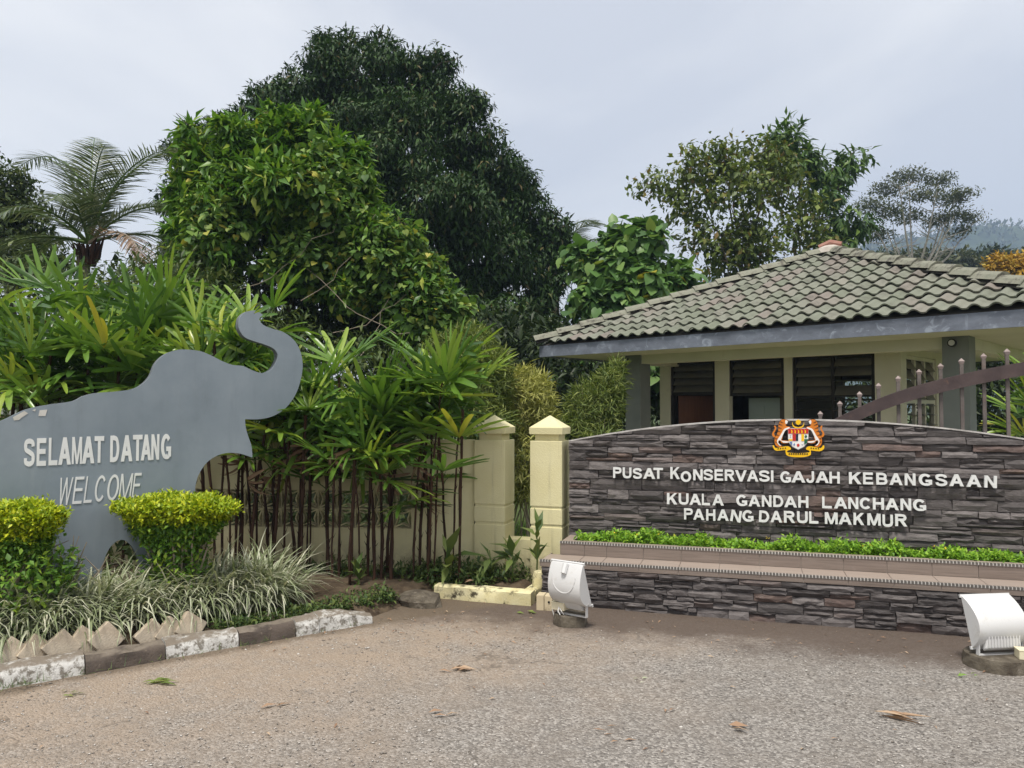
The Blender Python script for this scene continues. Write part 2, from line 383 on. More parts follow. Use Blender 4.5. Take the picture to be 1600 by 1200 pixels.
def louvre():
    t = NT('smoked_louvre_glass'); t.base(t.ramp(t.noise(3, 5), [(.3, (.09, .085, .07, 1)), (.7, (.15, .14, .115, 1))])).rough(.3, .6)
    return t.m
MAT['louvre'] = louvre()
MAT['rust'] = plain('rust_brown_steel', (.045, .03, .03, 1), (.08, .055, .052, 1), 5, .6, .3, 40, .4, (.22, .12, .08, 1), 6, None, .6, .8)
MAT['picket'] = plain('primer_steel', (.10, .085, .078, 1), (.17, .145, .132, 1), 7, .6, .3, 50, .3, (.15, .09, .07, 1), 8)
MAT['finial'] = plain('pinkish_finial', (.22, .17, .155, 1), (.30, .245, .23, 1), 9, .55)
MAT['house_white'] = plain('distant_white_wall', (.62, .62, .60, 1), (.7, .7, .68, 1), 2, .85)
MAT['brick'] = plain('brick_band', (.32, .19, .14, 1), (.42, .27, .21, 1), 6, .9)

def road_mat():
    t = NT('worn_asphalt')
    vc = t.voro(85, 'F1', 'Color'); vd = t.voro(85, 'F1', 'Distance')
    g = t.n.new('ShaderNodeSeparateColor'); t.l.new(vc, g.inputs[0])
    agg = t.ramp(g.outputs[0], [(0, (.09, .08, .07)), (.35, (.235, .214, .19)), (.75, (.38, .35, .315)), (1, (.60, .56, .51))])
    fine = t.ramp(t.noise(190, 3, .7), [(.3, (.13, .12, .11)), (.7, (.36, .335, .31))])
    c = t.mix(agg, fine, .38)
    c = t.mix(c, (.24, .21, .18, 1), t.maprange(t.noise(2.2, 7, .7), .42, .68, 0, .55))
    sep = t.n.new('ShaderNodeSeparateXYZ'); t.l.new(t.tc.outputs['Object'], sep.inputs[0])
    X, Y = sep.outputs[0], sep.outputs[1]
    big = t.noise(.9, 7, .65); mid = t.noise(4.5, 7, .7)
    # laterite dust washed onto the left of the road
    dx = t.math(t.math(X, .55, 'MULTIPLY'), t.math(Y, -.62, 'MULTIPLY'), 'ADD')        # grows towards the camera right
    dx = t.math(dx, t.math(t.math(big, -.5, 'ADD'), 3.2, 'MULTIPLY'), 'ADD')
    dust = t.maprange(dx, -1.9, -3.9, 0, .74)
    dust = t.math(dust, t.maprange(mid, .25, .62, .45, 1), 'MULTIPLY')
    c = t.mix(c, t.mix((.33, .245, .175, 1), (.47, .375, .285, 1), t.noise(60, 4, .7)), dust)
    # damp silt along the foot of the sign and the planting bed
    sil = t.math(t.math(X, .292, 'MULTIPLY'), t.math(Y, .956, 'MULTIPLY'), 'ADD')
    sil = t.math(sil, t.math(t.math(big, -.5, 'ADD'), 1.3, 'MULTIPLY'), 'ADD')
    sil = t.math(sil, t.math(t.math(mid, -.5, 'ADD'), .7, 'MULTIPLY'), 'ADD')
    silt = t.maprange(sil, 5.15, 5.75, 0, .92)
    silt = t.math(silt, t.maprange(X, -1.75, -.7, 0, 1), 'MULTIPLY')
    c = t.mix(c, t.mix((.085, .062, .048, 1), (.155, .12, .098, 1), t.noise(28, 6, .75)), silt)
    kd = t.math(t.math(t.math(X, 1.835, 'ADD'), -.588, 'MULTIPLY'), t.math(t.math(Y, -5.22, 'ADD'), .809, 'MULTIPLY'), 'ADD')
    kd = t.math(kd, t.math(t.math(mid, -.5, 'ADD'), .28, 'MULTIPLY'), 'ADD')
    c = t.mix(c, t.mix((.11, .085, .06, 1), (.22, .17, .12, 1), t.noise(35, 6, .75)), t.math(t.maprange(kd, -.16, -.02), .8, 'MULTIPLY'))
    crk = t.n.new('ShaderNodeTexVoronoi'); crk.feature = 'DISTANCE_TO_EDGE'; crk.inputs['Scale'].default_value = .55
    wq = t.n.new('ShaderNodeVectorMath'); wq.operation = 'ADD'; nq = t.n.new('ShaderNodeTexNoise'); nq.inputs['Scale'].default_value = 2.2; nq.inputs['Detail'].default_value = 7
    t.l.new(t.tc.outputs['Object'], nq.inputs['Vector']); t.l.new(t.tc.outputs['Object'], wq.inputs[0]); t.l.new(nq.outputs[1], wq.inputs[1]); t.l.new(wq.outputs[0], crk.inputs['Vector'])
    ck = t.math(t.maprange(crk.outputs[0], .012, .003), t.maprange(t.noise(1.3, 4), .50, .60), 'MULTIPLY')
    c = t.mix(c, (.10, .085, .07, 1), t.math(ck, .55, 'MULTIPLY'))
    c = t.mix(c, (.15, .125, .10, 1), t.maprange(t.noise(1.6, 9, .75, stretch=(1, 2.2, 1)), .56, .75, 0, .45))
    t.base(c).rough(.92, .2)
    h = t.math(t.math(vd, -1, 'MULTIPLY'), t.math(t.noise(190, 4, .7), .6, 'MULTIPLY'), 'ADD')
    t.bump(h, .9, .012); return t.m
MAT['road'] = road_mat()
MAT['ground'] = plain('grassy_ground', (.05, .085, .02, 1), (.10, .13, .04, 1), 1.5, .95, .8, 12)
MAT['pebble'] = leafmat('loose_stone', [(0, (.16, .14, .12)), (.5, (.33, .30, .27)), (1, (.56, .53, .49))], .9, 0, .2)
MAT['hill'] = plain('hill_forest', (.03, .05, .02, 1), (.06, .08, .03, 1), .05, .95, 1.0, .3)

# ------------------------------------------------------------------ leaf tools
T_LANCE = (np.array([(0, 0, 0), (0, .5, 0), (0, 1, -.16), (-.15, .42, .06), (.15, .42, .06)], float), np.array([(0, 4, 1), (0, 1, 3), (1, 4, 2), (1, 2, 3)]))
T_BROAD = (np.array([(0, 0, 0), (0, .5, 0), (0, 1, -.12), (-.25, .4, .05), (.25, .4, .05)], float), np.array([(0, 4, 1), (0, 1, 3), (1, 4, 2), (1, 2, 3)]))
T_HEART = (np.array([(0, .08, 0), (-.2, -.06, .02), (-.4, .04, .03), (-.47, .28, .05), (-.36, .58, .03), (0, 1, -.14), (.36, .58, .03), (.47, .28, .05), (.4, .04, .03), (.2, -.06, .02), (0, .45, -.03)], float),
           np.array([(i, 10, i + 1) for i in range(9)] + [(9, 10, 0)])[:, ::-1])
T_DIAM = (np.array([(0, 0, 0), (.24, .5, .04), (0, 1, 0), (-.24, .5, .04)], float), np.array([(0, 1, 2), (0, 2, 3)]))
T_BLADE = (np.array([(0, 0, 0), (.055, .4, .02), (0, 1, -.1), (-.055, .4, .02)], float), np.array([(0, 1, 2), (0, 2, 3)]))
def nrm(a): return a / np.maximum(np.linalg.norm(a, axis=1, keepdims=True), 1e-9)
def leaves(P, D, N, L, T, W=None):
    TV, TF = T
    D = nrm(D); X = nrm(np.cross(D, N)); Z = np.cross(X, D)
    if W is None: W = np.ones(len(P))
    L = L[:, None, None]
    V = P[:, None, :] + L * (TV[None, :, 0:1] * W[:, None, None] * X[:, None, :] + TV[None, :, 1:2] * D[:, None, :] + TV[None, :, 2:3] * Z[:, None, :])
    F = TF[None] + (np.arange(len(P)) * len(TV))[:, None, None]
    return V.reshape(-1, 3), F.reshape(-1, 3)
def merge(parts):
    Vs, Fs, n = [], [], 0
    for V, F in parts: Vs.append(V); Fs.append(F + n); n += len(V)
    return np.concatenate(Vs), np.concatenate(Fs)
def rdir(n): return nrm(rng.normal(size=(n, 3)))
def blob_points(blobs, n, inner=.6, zmin=None):
    """blobs: (x,y,z,rx,ry,rz); points in their outer shells, denser outside"""
    B = np.array(blobs, float)
    wt = (B[:, 3] * B[:, 5]) ** 1.0; wt /= wt.sum()
    k = rng.choice(len(B), n, p=wt); d = rdir(n)
    rr = inner + (1 - inner) * rng.random(n) ** .6
    P = B[k, :3] + d * B[k, 3:6] * rr[:, None]
    N = nrm(d / B[k, 3:6])
    if zmin is not None:
        ok = P[:, 2] > zmin; P, N = P[ok], N[ok]
    return P, N
def lumpy(blobs, k=7, f=.38, zb=.25):
    out = []
    for b_ in blobs:
        out.append((b_[0], b_[1], b_[2], b_[3] * .78, b_[4] * .78, b_[5] * .78))
        d = rdir(k)
        for q in d:
            q = np.array([q[0], q[1] - .2, q[2] + zb]); q /= np.linalg.norm(q); r_ = f * random.uniform(.65, 1.15)
            out.append((b_[0] + q[0] * b_[3] * .8, b_[1] + q[1] * b_[4] * .8, b_[2] + q[2] * b_[5] * .8, b_[3] * r_, b_[4] * r_, b_[5] * r_ * .8))
    return out
def sprays(P, N, per, L, T, droop=.5, spread=.9, out=.5, lv=.3, jit=.05, wv=.25, up=None):
    """a whorl of `per` leaves at each point"""
    n = len(P); Pk = np.repeat(P, per, 0) + rng.normal(size=(n * per, 3)) * jit; Nk = np.repeat(N, per, 0)
    D = Nk * out + rdir(n * per) * spread + np.array([0, 0, -droop])
    U = Nk * .6 + np.array([0, 0, 1.0]) + rdir(n * per) * .4
    return leaves(Pk, D, U, L * (1 + lv * rng.uniform(-1, 1, n * per)), T, 1 + wv * rng.uniform(-1, 1, n * per))
def leafobj(name, parts, mat, parent=None, kind=None):
    V, F = merge(parts) if isinstance(parts, list) else parts
    if parent is not None: V = V - np.array(parent.location)
    o = mesh_obj(name, np_mesh(name, V, F, mat), parent)
    if kind: o['kind'] = kind
    return o
def pxblob(u, v, Y, ru, rv, depth=None):
    c = at(u, v, Y); k = Y / 1200
    return (c.x, c.y, c.z, ru * k, (depth if depth else (ru + rv) / 2 * k), rv * k)
def limb(a, b, sag=.1, n=5, wob=.06):
    a, b = Vector(a), Vector(b); L = (b - a).length; out = []
    for i in range(n + 1):
        t = i / n; p = a.lerp(b, t)
        p.z += math.sin(t * math.pi) * sag * L
        if 0 < i < n: p += Vector((random.uniform(-1, 1), random.uniform(-1, 1), random.uniform(-1, 1))) * wob * L
        out.append(p)
    return out
def branches(base, top, r0, targets, mat, parent, name='trunk', r1=None):
    m = MB(); loc = Vector(parent.location)
    base, top = Vector(base), Vector(top)
    pts = limb(base - Vector((0, 0, .2)), top, 0, 6, .02)
    r1 = r1 or r0 * .45
    m.tube([p - loc for p in pts], [r0 * (1 - i / 6) + r1 * i / 6 for i in range(7)], 8)
    for tg in targets:
        tg = Vector(tg); f = random.uniform(.45, .98); s = base.lerp(top, f)
        q = limb(s, tg, .08, 4, .05); rr = r1 * random.uniform(.45, .8)
        m.tube([p - loc for p in q], [rr * (1 - .2 * i) + .008 for i in range(5)], 5)
        for _ in range(4):
            a = q[random.randint(2, 4)]; e = a + Vector((random.uniform(-1, 1), random.uniform(-1, 1), random.uniform(-.2, .6))) * (tg - s).length * .13
            m.tube([p - loc for p in limb(a, e, .05, 3, .06)], [rr * .35, rr * .25, rr * .18, .006], 4)
    return m.build(name, mat, parent, smooth=True)

# ================================================================== GROUND
def sheet(name, pts, z, mat, kind='structure'):
    m = MB().add([(x, y, z) for x, y in pts], [tuple(range(len(pts)))])
    o = m.build(name, mat); o['kind'] = kind; return o
sheet('ground', [(-900, -40), (900, -40), (900, 1200), (-900, 1200)], -.02, MAT['ground'])
def grid_sheet(name, x0, x1, y0, y1, nx, ny, zf, mat):
    xs, ys = np.linspace(x0, x1, nx), np.linspace(y0, y1, ny)
    Xg, Yg = np.meshgrid(xs, ys); V = np.stack([Xg.ravel(), Yg.ravel(), zf(Xg, Yg).ravel()], 1)
    i = np.arange((nx - 1) * (ny - 1)); r, c = i // (nx - 1), i % (nx - 1); a = r * nx + c
    F = np.stack([a, a + 1, a + nx + 1, a + nx], 1)
    o = mesh_obj(name, np_mesh(name, V, F, mat, True)); o['kind'] = 'structure'; return o
grid_sheet('road', -14, 14, -8, 7.6, 113, 63, lambda x, y: .004 + .004 * np.sin(x * 1.7 + y) * np.sin(y * 1.3 - x * .6), MAT['road'])

# frames of the main planes
SG = Frame(.725, 6.21, -17)            # foot of the sign plinth
KB = Frame(-1.835, 5.22, 36)           # face of the striped kerb
EL = Frame(-2.755, 5.90, 36)           # elephant board
BD = Frame(.46, 12.86, -43.8)          # front eave of the guardhouse

# planting bed soil: left bed behind kerb + strip to the wall
def bed():
    pts = [KB.w(-3.2, .14, 0), KB.w(1.05, .14, 0), (-.72, 6.62, 0), (.16, 6.42, 0), (.30, 6.9, 0), (-.3, 7.4, 0), (-8, 8.4, 0), (-9, 4.6, 0)]
    P = [(p[0], p[1]) for p in pts]
    A = np.array(P); nx, ny = 200, 92
    X, Y = np.meshgrid(np.linspace(-9.1, .5, nx), np.linspace(3.0, 8.5, ny)); Q = np.stack([X.ravel(), Y.ravel()], 1)
    inside = np.zeros(len(Q), bool); dist = np.full(len(Q), 1e9)
    for k in range(len(A)):
        a, b_ = A[k], A[(k + 1) % len(A)]; e = b_ - a
        tt = np.clip(((Q - a) @ e) / (e @ e), 0, 1); dist = np.minimum(dist, np.linalg.norm(Q - a - tt[:, None] * e, axis=1))
        cr = ((a[1] > Q[:, 1]) != (b_[1] > Q[:, 1])) & (Q[:, 0] < (b_[0] - a[0]) * (Q[:, 1] - a[1]) / (b_[1] - a[1] + 1e-12) + a[0]); inside ^= cr
    sd_ = np.where(inside, dist, -dist); f = np.clip(sd_ / .22 + .25, 0, 1); f = f * f * (3 - 2 * f)
    nz_ = .012 * np.sin(Q[:, 0] * 9 + np.sin(Q[:, 1] * 7)) * np.sin(Q[:, 1] * 11) + rng.normal(size=len(Q)) * .006
    z = -.03 + f * (.125 + nz_ + .03 * np.clip(sd_ / 1.0, 0, 1))
    V = np.stack([Q[:, 0], Q[:, 1], z], 1); q = np.arange((nx - 1) * (ny - 1)); a = (q // (nx - 1)) * nx + q % (nx - 1)
    F = np.stack([a, a + 1, a + nx + 1, a + nx], 1); F = F[(sd_[F] > -.12).any(1)]
    o = mesh_obj('planting_bed', np_mesh('planting_bed', V, F, MAT['soil'], True)); o['kind'] = 'structure'
bed()

# striped kerb
kerb = bpy.data.objects.new('kerb', None); link(kerb); kerb.location = KB.o; kerb.rotation_euler = (0, 0, KB.rz); kerb['kind'] = 'structure'
def kerb_stone(x0, x1, mat, h=.135, dz=0, taper=0):
    m = MB(); n = 6; rows = []
    prof = [(0, 0), (.004, .07), (.012, h - .02), (.035, h), (.125, h + .004), (.15, h - .015), (.15, 0)]
    for i in range(n + 1):
        x = x0 + (x1 - x0) * i / n; k = 1 - taper * (i / n) ** 2
        rows.append([(x, y + random.uniform(-.008, .008), dz + z * k + (random.uniform(-.011, .008) if z > .03 else 0)) for y, z in prof])
    p = len(prof); vs = [q for r in rows for q in r]; fs = []
    for i in range(n):
        for j in range(p - 1): fs.append((i * p + j, (i + 1) * p + j, (i + 1) * p + j + 1, i * p + j + 1))
    fs += [tuple(range(p)), tuple(n * p + j for j in range(p - 1, -1, -1))]
    m.add(vs, fs); o = m.build('kerb_stone', mat, kerb, smooth=True); o.location = (0, random.uniform(-.008, .008), random.uniform(-.012, .004)); return o
edges = [-2.75, -2.28, -1.82, -1.367 - .0, -.913, -.46, 0, .389]
for i in range(len(edges) - 1):
    kerb_stone(edges[i] + .003, edges[i + 1] - .003, MAT['kerb_white'] if i in (1, 3, 5) else MAT['kerb_black'], .118)
edges and kerb_stone(.392, .56, MAT['kerb_white'], .125)
kerb_stone(.565, .98, MAT['kerb_white'], .12, 0, .45)
# fix colours: visible order from the frame edge is white, dark, white, dark, white
ks = [o for o in kerb.children]
for o, c in zip(ks, ['kerb_white', 'kerb_black', 'kerb_black', 'kerb_white', 'kerb_black', 'kerb_white', 'kerb_black', 'kerb_white', 'kerb_white']):
    o.data.materials[0] = MAT[c]

# tilted paver edging behind the kerb
pav = thing('paver_edging', 'row of tilted concrete pavers edging the planting bed behind the striped kerb', 'edging', KB.w(-1.3, .27, .07), KB.rz)
def paver_mesh():
    m = MB(); m.box(-.08, .08, -.03, .03, -.08, .08); return m.mesh('paver', MAT['paver'], bevel=.005)
pm = paver_mesh()
for i in range(19):
    x = -1.25 + i * .128
    if i in (15,): continue
    o = mesh_obj('paver', pm, pav, (x + random.uniform(-.01, .01), random.uniform(-.015, .015), .045 + random.uniform(-.025, .012)),
                 (R(-16 + random.uniform(-6, 6)), R(45 + random.uniform(-7, 7)), R(random.uniform(-6, 6))))

# broken kerb lump and yellow bed kerb
lump = at(655, 946, 6.35)
m = MB(); prof = [(.16, 0), (.17, .05), (.13, .10), (.05, .125)]
m.lathe(prof, 11, jit=.13); o = m.build('broken_kerb_lump', MAT['old_concrete'], smooth=False, loc=(lump.x, lump.y, 0)); o.scale = (1.25, .75, .95); o.rotation_euler = (0, 0, R(-20))
tag(o, 'dark broken concrete lump at the end of the yellow bed kerb', 'concrete lump')
YK = Frame(-.66, 6.57, -19)
yk = thing('bed_kerb', 'mossy yellow low concrete kerb in front of the weedy bed by the gate posts', 'kerb', YK.o, YK.rz)
def rough_bar(x0, x1, y0, y1, z1, nx=8):
    m = MB(); vs, fs = [], []
    for i in range(nx + 1):
        x = x0 + (x1 - x0) * i / nx; j = lambda: random.uniform(-.006, .006)
        vs += [(x, y0 + j(), 0), (x, y0 + j(), z1 - .012 + j()), (x, y0 + .012 + j(), z1 + j()), (x, y1 - .012, z1 + j()), (x, y1 + j(), z1 - .012), (x, y1, 0)]
    for i in range(nx):
        for k in range(5): fs.append((i * 6 + k, (i + 1) * 6 + k, (i + 1) * 6 + k + 1, i * 6 + k + 1))
    fs += [tuple(range(6)), tuple(nx * 6 + k for k in range(5, -1, -1))]
    m.add(vs, fs); return m
rough_bar(0, .86, 0, .11, .115).build('front_bar', MAT['mossy_yellow'], yk, smooth=True)
m = rough_bar(.15, .44, 0, .10, .112, 4); o = m.build('return_bar', MAT['mossy_yellow'], yk, smooth=True, loc=(.86, -.03, 0), rot=(0, 0, R(90)))
b = at(843, 905, 6.52)
m = MB(); m.lathe([(.058, 0), (.058, .10), (.062, .105), (.062, .15), (.055, .2), (.05, .235), (.03, .245)], 14, jit=.015)
o = m.build('pipe_stub', MAT['mossy_yellow'], smooth=True, loc=(b.x, b.y, 0)); tag(o, 'short yellow round pipe stub beside the stone plinth corner', 'pipe')
jb = at(852, 944, 6.2)
t = thing('junction_box', 'square beige junction box on the ground below the yellow pipe stub', 'junction box', (jb.x, jb.y, 0), R(-14))
MB().box(-.062, -.002, -.05, .06, .004, .125).build('half_shell', MAT['beige'], t, bevel=.004)
MB().box(.002, .065, -.05, .06, .004, .122).build('half_shell', MAT['beige'], t, bevel=.004)
m = MB(); m.tube([(.04, -.056, .075), (.04, -.048, .075)], .009, 8); m.build('knockout_hole', MAT['black'], t)

# loose gravel on the asphalt
def gravel(n, ymin, ymax, smin, smax):
    Y = ymin + (ymax - ymin) * rng.random(n) ** 1.2; X = rng.uniform(-.78, .78, n) * Y
    ok = ((X - KB.o.x) * -KB.y.x + (Y - KB.o.y) * -KB.y.y > .05) & (X * .292 + Y * .956 < 5.2 + .5 * rng.random(n))
    X, Y = X[ok], Y[ok]; n = len(X)
    TV = np.array([(1, 0, 0), (0, 1, 0), (-1, 0, 0), (0, -1, 0), (.1, 0, .6), (0, .1, -.5)], float)
    TF = np.array([(0, 1, 4), (1, 2, 4), (2, 3, 4), (3, 0, 4), (1, 0, 5), (2, 1, 5), (3, 2, 5), (0, 3, 5)])
    s = smin + (smax - smin) * rng.random(n) ** 3
    a = rng.uniform(0, 6.28, n); ca, sa = np.cos(a), np.sin(a)
    V = TV[None] * (1 + .35 * rng.uniform(-1, 1, (n, 6, 1))) * s[:, None, None] * np.array([1, .7, .7])
    x = V[..., 0] * ca[:, None] - V[..., 1] * sa[:, None]; y = V[..., 0] * sa[:, None] + V[..., 1] * ca[:, None]
    V = np.stack([x + X[:, None], y + Y[:, None], V[..., 2] + .006], 2)
    return V.reshape(-1, 3), (TF[None] + (np.arange(n) * 6)[:, None, None]).reshape(-1, 3)
o = leafobj('gravel', [gravel(16000, 2.3, 6.4, .003, .010), gravel(900, 2.3, 6.4, .007, .016)], MAT['pebble'])
tag(o, 'loose pale gravel scattered over the worn asphalt', 'gravel', kind='stuff')

# ================================================================== STONE SIGN
sign = thing('stone_sign', 'dark slate sign wall with arched top, white raised letters and tiled planter step', 'sign', SG.o, SG.rz)
XL = SG.hit(846, 930, 0)[0]            # left end of the plinth
XR = XL + 4.75
RIS, WAL = .28, .66                     # riser plane, wall face (y, away from the viewer)
WL = SG.hit(889, 700, WAL)[0]; WC = SG.hit(1246, 660, WAL)[0]; WR = 2 * WC - WL
ZP = SG.hit(1246, 655, WAL)[1]; ZE = SG.hit(889, 688, WAL)[1]
def arch(x):
    q = (x - WC) / (WC - WL); return ZP - (ZP - ZE) * q * q
STONES = []
def stone_piece(x0, x1, z0, z1, yf, mat, parent, top=None, proud=.022):
    nx = max(3, min(6, int((x1 - x0) / .06) + 2)); nz = 3
    base = random.uniform(0, proud); tilt = random.uniform(-.012, .012)
    vs, fs = [], []
    j = .004
    for k in range(nz):
        for i in range(nx):
            x = x0 + (x1 - x0) * i / (nx - 1); z = z0 + (z1 - z0) * k / (nz - 1)
            edge = (i in (0, nx - 1)) or (k in (0, nz - 1))
            if k in (0, nz - 1) and 0 < i < nx - 1: z += random.uniform(-j, j * .6)
            if i in (0, nx - 1): x += random.uniform(-j, j)
            if top: z = min(z, top(x) - .012)
            y = yf - .012 - base + (random.uniform(.002, .012) if edge else random.uniform(-.012, .004)) + tilt * (k - 1)
            vs.append((x, y, z))
    for k in range(nz - 1):
        for i in range(nx - 1):
            a = k * nx + i
            if (i + k) % 2: fs += [(a, a + 1, a + nx + 1), (a, a + nx + 1, a + nx)]
            else: fs += [(a, a + 1, a + nx), (a + 1, a + nx + 1, a + nx)]
    per = list(range(nx)) + [k * nx + nx - 1 for k in range(1, nz)] + [(nz - 1) * nx + i for i in range(nx - 2, -1, -1)] + [k * nx for k in range(nz - 2, 0, -1)]
    n0 = len(vs); L = len(per)
    vs += [(vs[i][0], yf + .01, vs[i][2]) for i in per]
    for q in range(L): fs.append((per[q], n0 + q, n0 + (q + 1) % L, per[(q + 1) % L]))
    c = SG.w((x0 + x1) / 2, yf, (z0 + z1) / 2); inframe = abs(c.x / c.y) < .667
    STONES.append(((x1 - x0) * (z1 - z0) / (c.y * c.y) * (1 if inframe else .05), vs, fs, mat))
def ledgestones(x0, x1, z0, zt, yf, mat, parent, hlo, hhi, wlo, whi, top=None, g=.0025):
    z = z0
    while z < zt - .015:
        h = random.uniform(hlo, hhi)
        if zt - z - h < .03: h = zt - z
        x = x0 - random.uniform(0, .12)
        while x < x1:
            wd = random.uniform(wlo, whi); a, b2 = max(x, x0), min(x + wd, x1); x += wd
            if x1 - x < .06: b2 = x1; x = x1 + 1
            if b2 - a < .03: continue
            if top and max(top(a), top(b2)) - .012 < z + .012: continue
            if random.random() < .38 and h > .055:
                s = z + h * random.uniform(.35, .65)
                if top and min(top(a), top(b2)) - .012 < s + .012:
                    stone_piece(a + g, b2 - g, z + g, z + h - g, yf, mat, parent, top); continue
                cut = random.uniform(.3, .7) * (b2 - a) + a if b2 - a > .22 else None
                stone_piece(a + g, b2 - g, z + g, s - g * .6, yf, mat, parent, top)
                if cut:
                    stone_piece(a + g, cut - g, s + g * .6, z + h - g, yf, mat, parent, top); stone_piece(cut + g, b2 - g, s + g * .6, z + h - g, yf, mat, parent, top)
                else: stone_piece(a + g, b2 - g, s + g * .6, z + h - g, yf, mat, parent, top)
            else: stone_piece(a + g, b2 - g, z + g, z + h - g, yf, mat, parent, top)
        z += h
# wall core with arched top, coping
n = 40
xs = [WL + .004 + (WR - WL - .008) * i / n for i in range(n + 1)]
pts = [(WL + .004, .3), (WR - .004, .3)] + [(x, arch(x) - .014) for x in reversed(xs)]
core = MB().prism_xz(pts, WAL - .004, WAL + .19).build('wall_core', MAT['mortar'], sign)
m = MB(); vs, fs = [], []
for i, x in enumerate(xs):
    zt = arch(x); vs += [(x, WAL - .022, zt - .012), (x, WAL - .020, zt), (x, WAL + .2, zt), (x, WAL + .2, zt - .012)]
for i in range(n):
    for k in range(4): fs.append((i * 4 + k, (i + 1) * 4 + k, (i + 1) * 4 + (k + 1) % 4, i * 4 + (k + 1) % 4))
fs += [(0, 1, 2, 3), (n * 4 + 3, n * 4 + 2, n * 4 + 1, n * 4)]
m.add(vs, fs).build('coping', MAT['coping'], sign)
random.seed(11)
ledgestones(WL, WR, .44, ZP + .05, WAL, MAT['slate'], sign, .05, .095, .16, .46, arch)
# plinth
ZT, ZL = .365, .475
MB().box(XL + .012, XR, .012, RIS, 0, ZT - .045).build('plinth_core', MAT['mortar'], sign)
ledgestones(XL + .0, XR, .0, ZT - .055, .012, MAT['slate_low'], sign, .055, .085, .13, .34)
MB().box(XL, XR, -.005, RIS + .01, ZT - .052, ZT - .010).build('tread_bed', MAT['grout'], sign)
MB().box(XL + .10, XR, RIS + .004, RIS + .09, ZT - .012, ZL - .008).build('ledge_core', MAT['grout'], sign)
MB().box(XL + .10, XL + .19, RIS + .09, WAL + .02, 0, ZL - .008).build('ledge_core', MAT['grout'], sign)
MB().box(XL + .19, XR, RIS + .09, WAL, 0, .41).build('planter_soil', MAT['soil'], sign)
tw = .305
k = 0; x = XL
while x < XR - .02:
    x1 = min(x + (tw * .62 if k == 1 else tw), XR)
    xa = x + .002 if k else x
    MB().box(xa, x1 - .002, .006, RIS, ZT - .012, ZT).build('tread_tile', MAT['ledge_tread'], sign)
    MB().box(xa, x1 - .002, -.012, -.0055, ZT - .05, ZT - .008).build('edge_tile', MAT['ledge_riser'], sign)
    ra = max(xa, XL + .10)
    if x1 - ra > .05:
        MB().box(ra, x1 - .002, RIS - .006, RIS + .0035, ZT + .003, ZL - .012).build('riser_tile', MAT['ledge_riser'], sign)
        MB().box(ra, x1 - .002, RIS + .006, RIS + .092, ZL - .008, ZL).build('ledge_tile', MAT['ledge_tread'], sign)
    x = x1; k += 1
MB().box(XL + .098, XL + .192, RIS + .094, WAL + .01, ZL - .008, ZL).build('ledge_tile', MAT['ledge_tread'], sign)
MB().box(XL + .092, XL + .0985, RIS - .004, WAL, ZT + .002, ZL - .01).build('end_tile', MAT['ledge_riser'], sign)
MB().box(XL - .010, XL - .001, -.008, RIS + .1, ZT - .05, ZT - .008).build('end_tile', MAT['ledge_riser'], sign)
def nosing(x0, x1, y, z):
    MB().box(x0, x1, y - .006, y + .012, z - .012, z + .004).build('nosing_strip', MAT['nosing_pale'], sign)
    m = MB(); xx = x0 + .004
    while xx < x1 - .02:
        m.box(xx, xx + .017, y - .0085, y + .0145, z - .0105, z + .0065); xx += .0235
    m.build('nosing_ribs', MAT['nosing_dark'], sign)['kind'] = 'stuff'
nosing(XL - .012, XR, -.008, ZT + .001); nosing(XL + .09, XR, RIS - .004, ZL - .001)

STONES.sort(key=lambda q: -q[0])
for _, vs, fs, mat in STONES[:300]:
    me = bpy.data.meshes.new('stone'); me.from_pydata(vs, [], fs); me.update(); me.materials.append(mat); mesh_obj('stone', me, sign)
m = MB()
for _, vs, fs, mat in STONES[300:]: m.add(vs, fs)
if m.v: m.build('small_stones', MAT['slate'], sign)['kind'] = 'stuff'

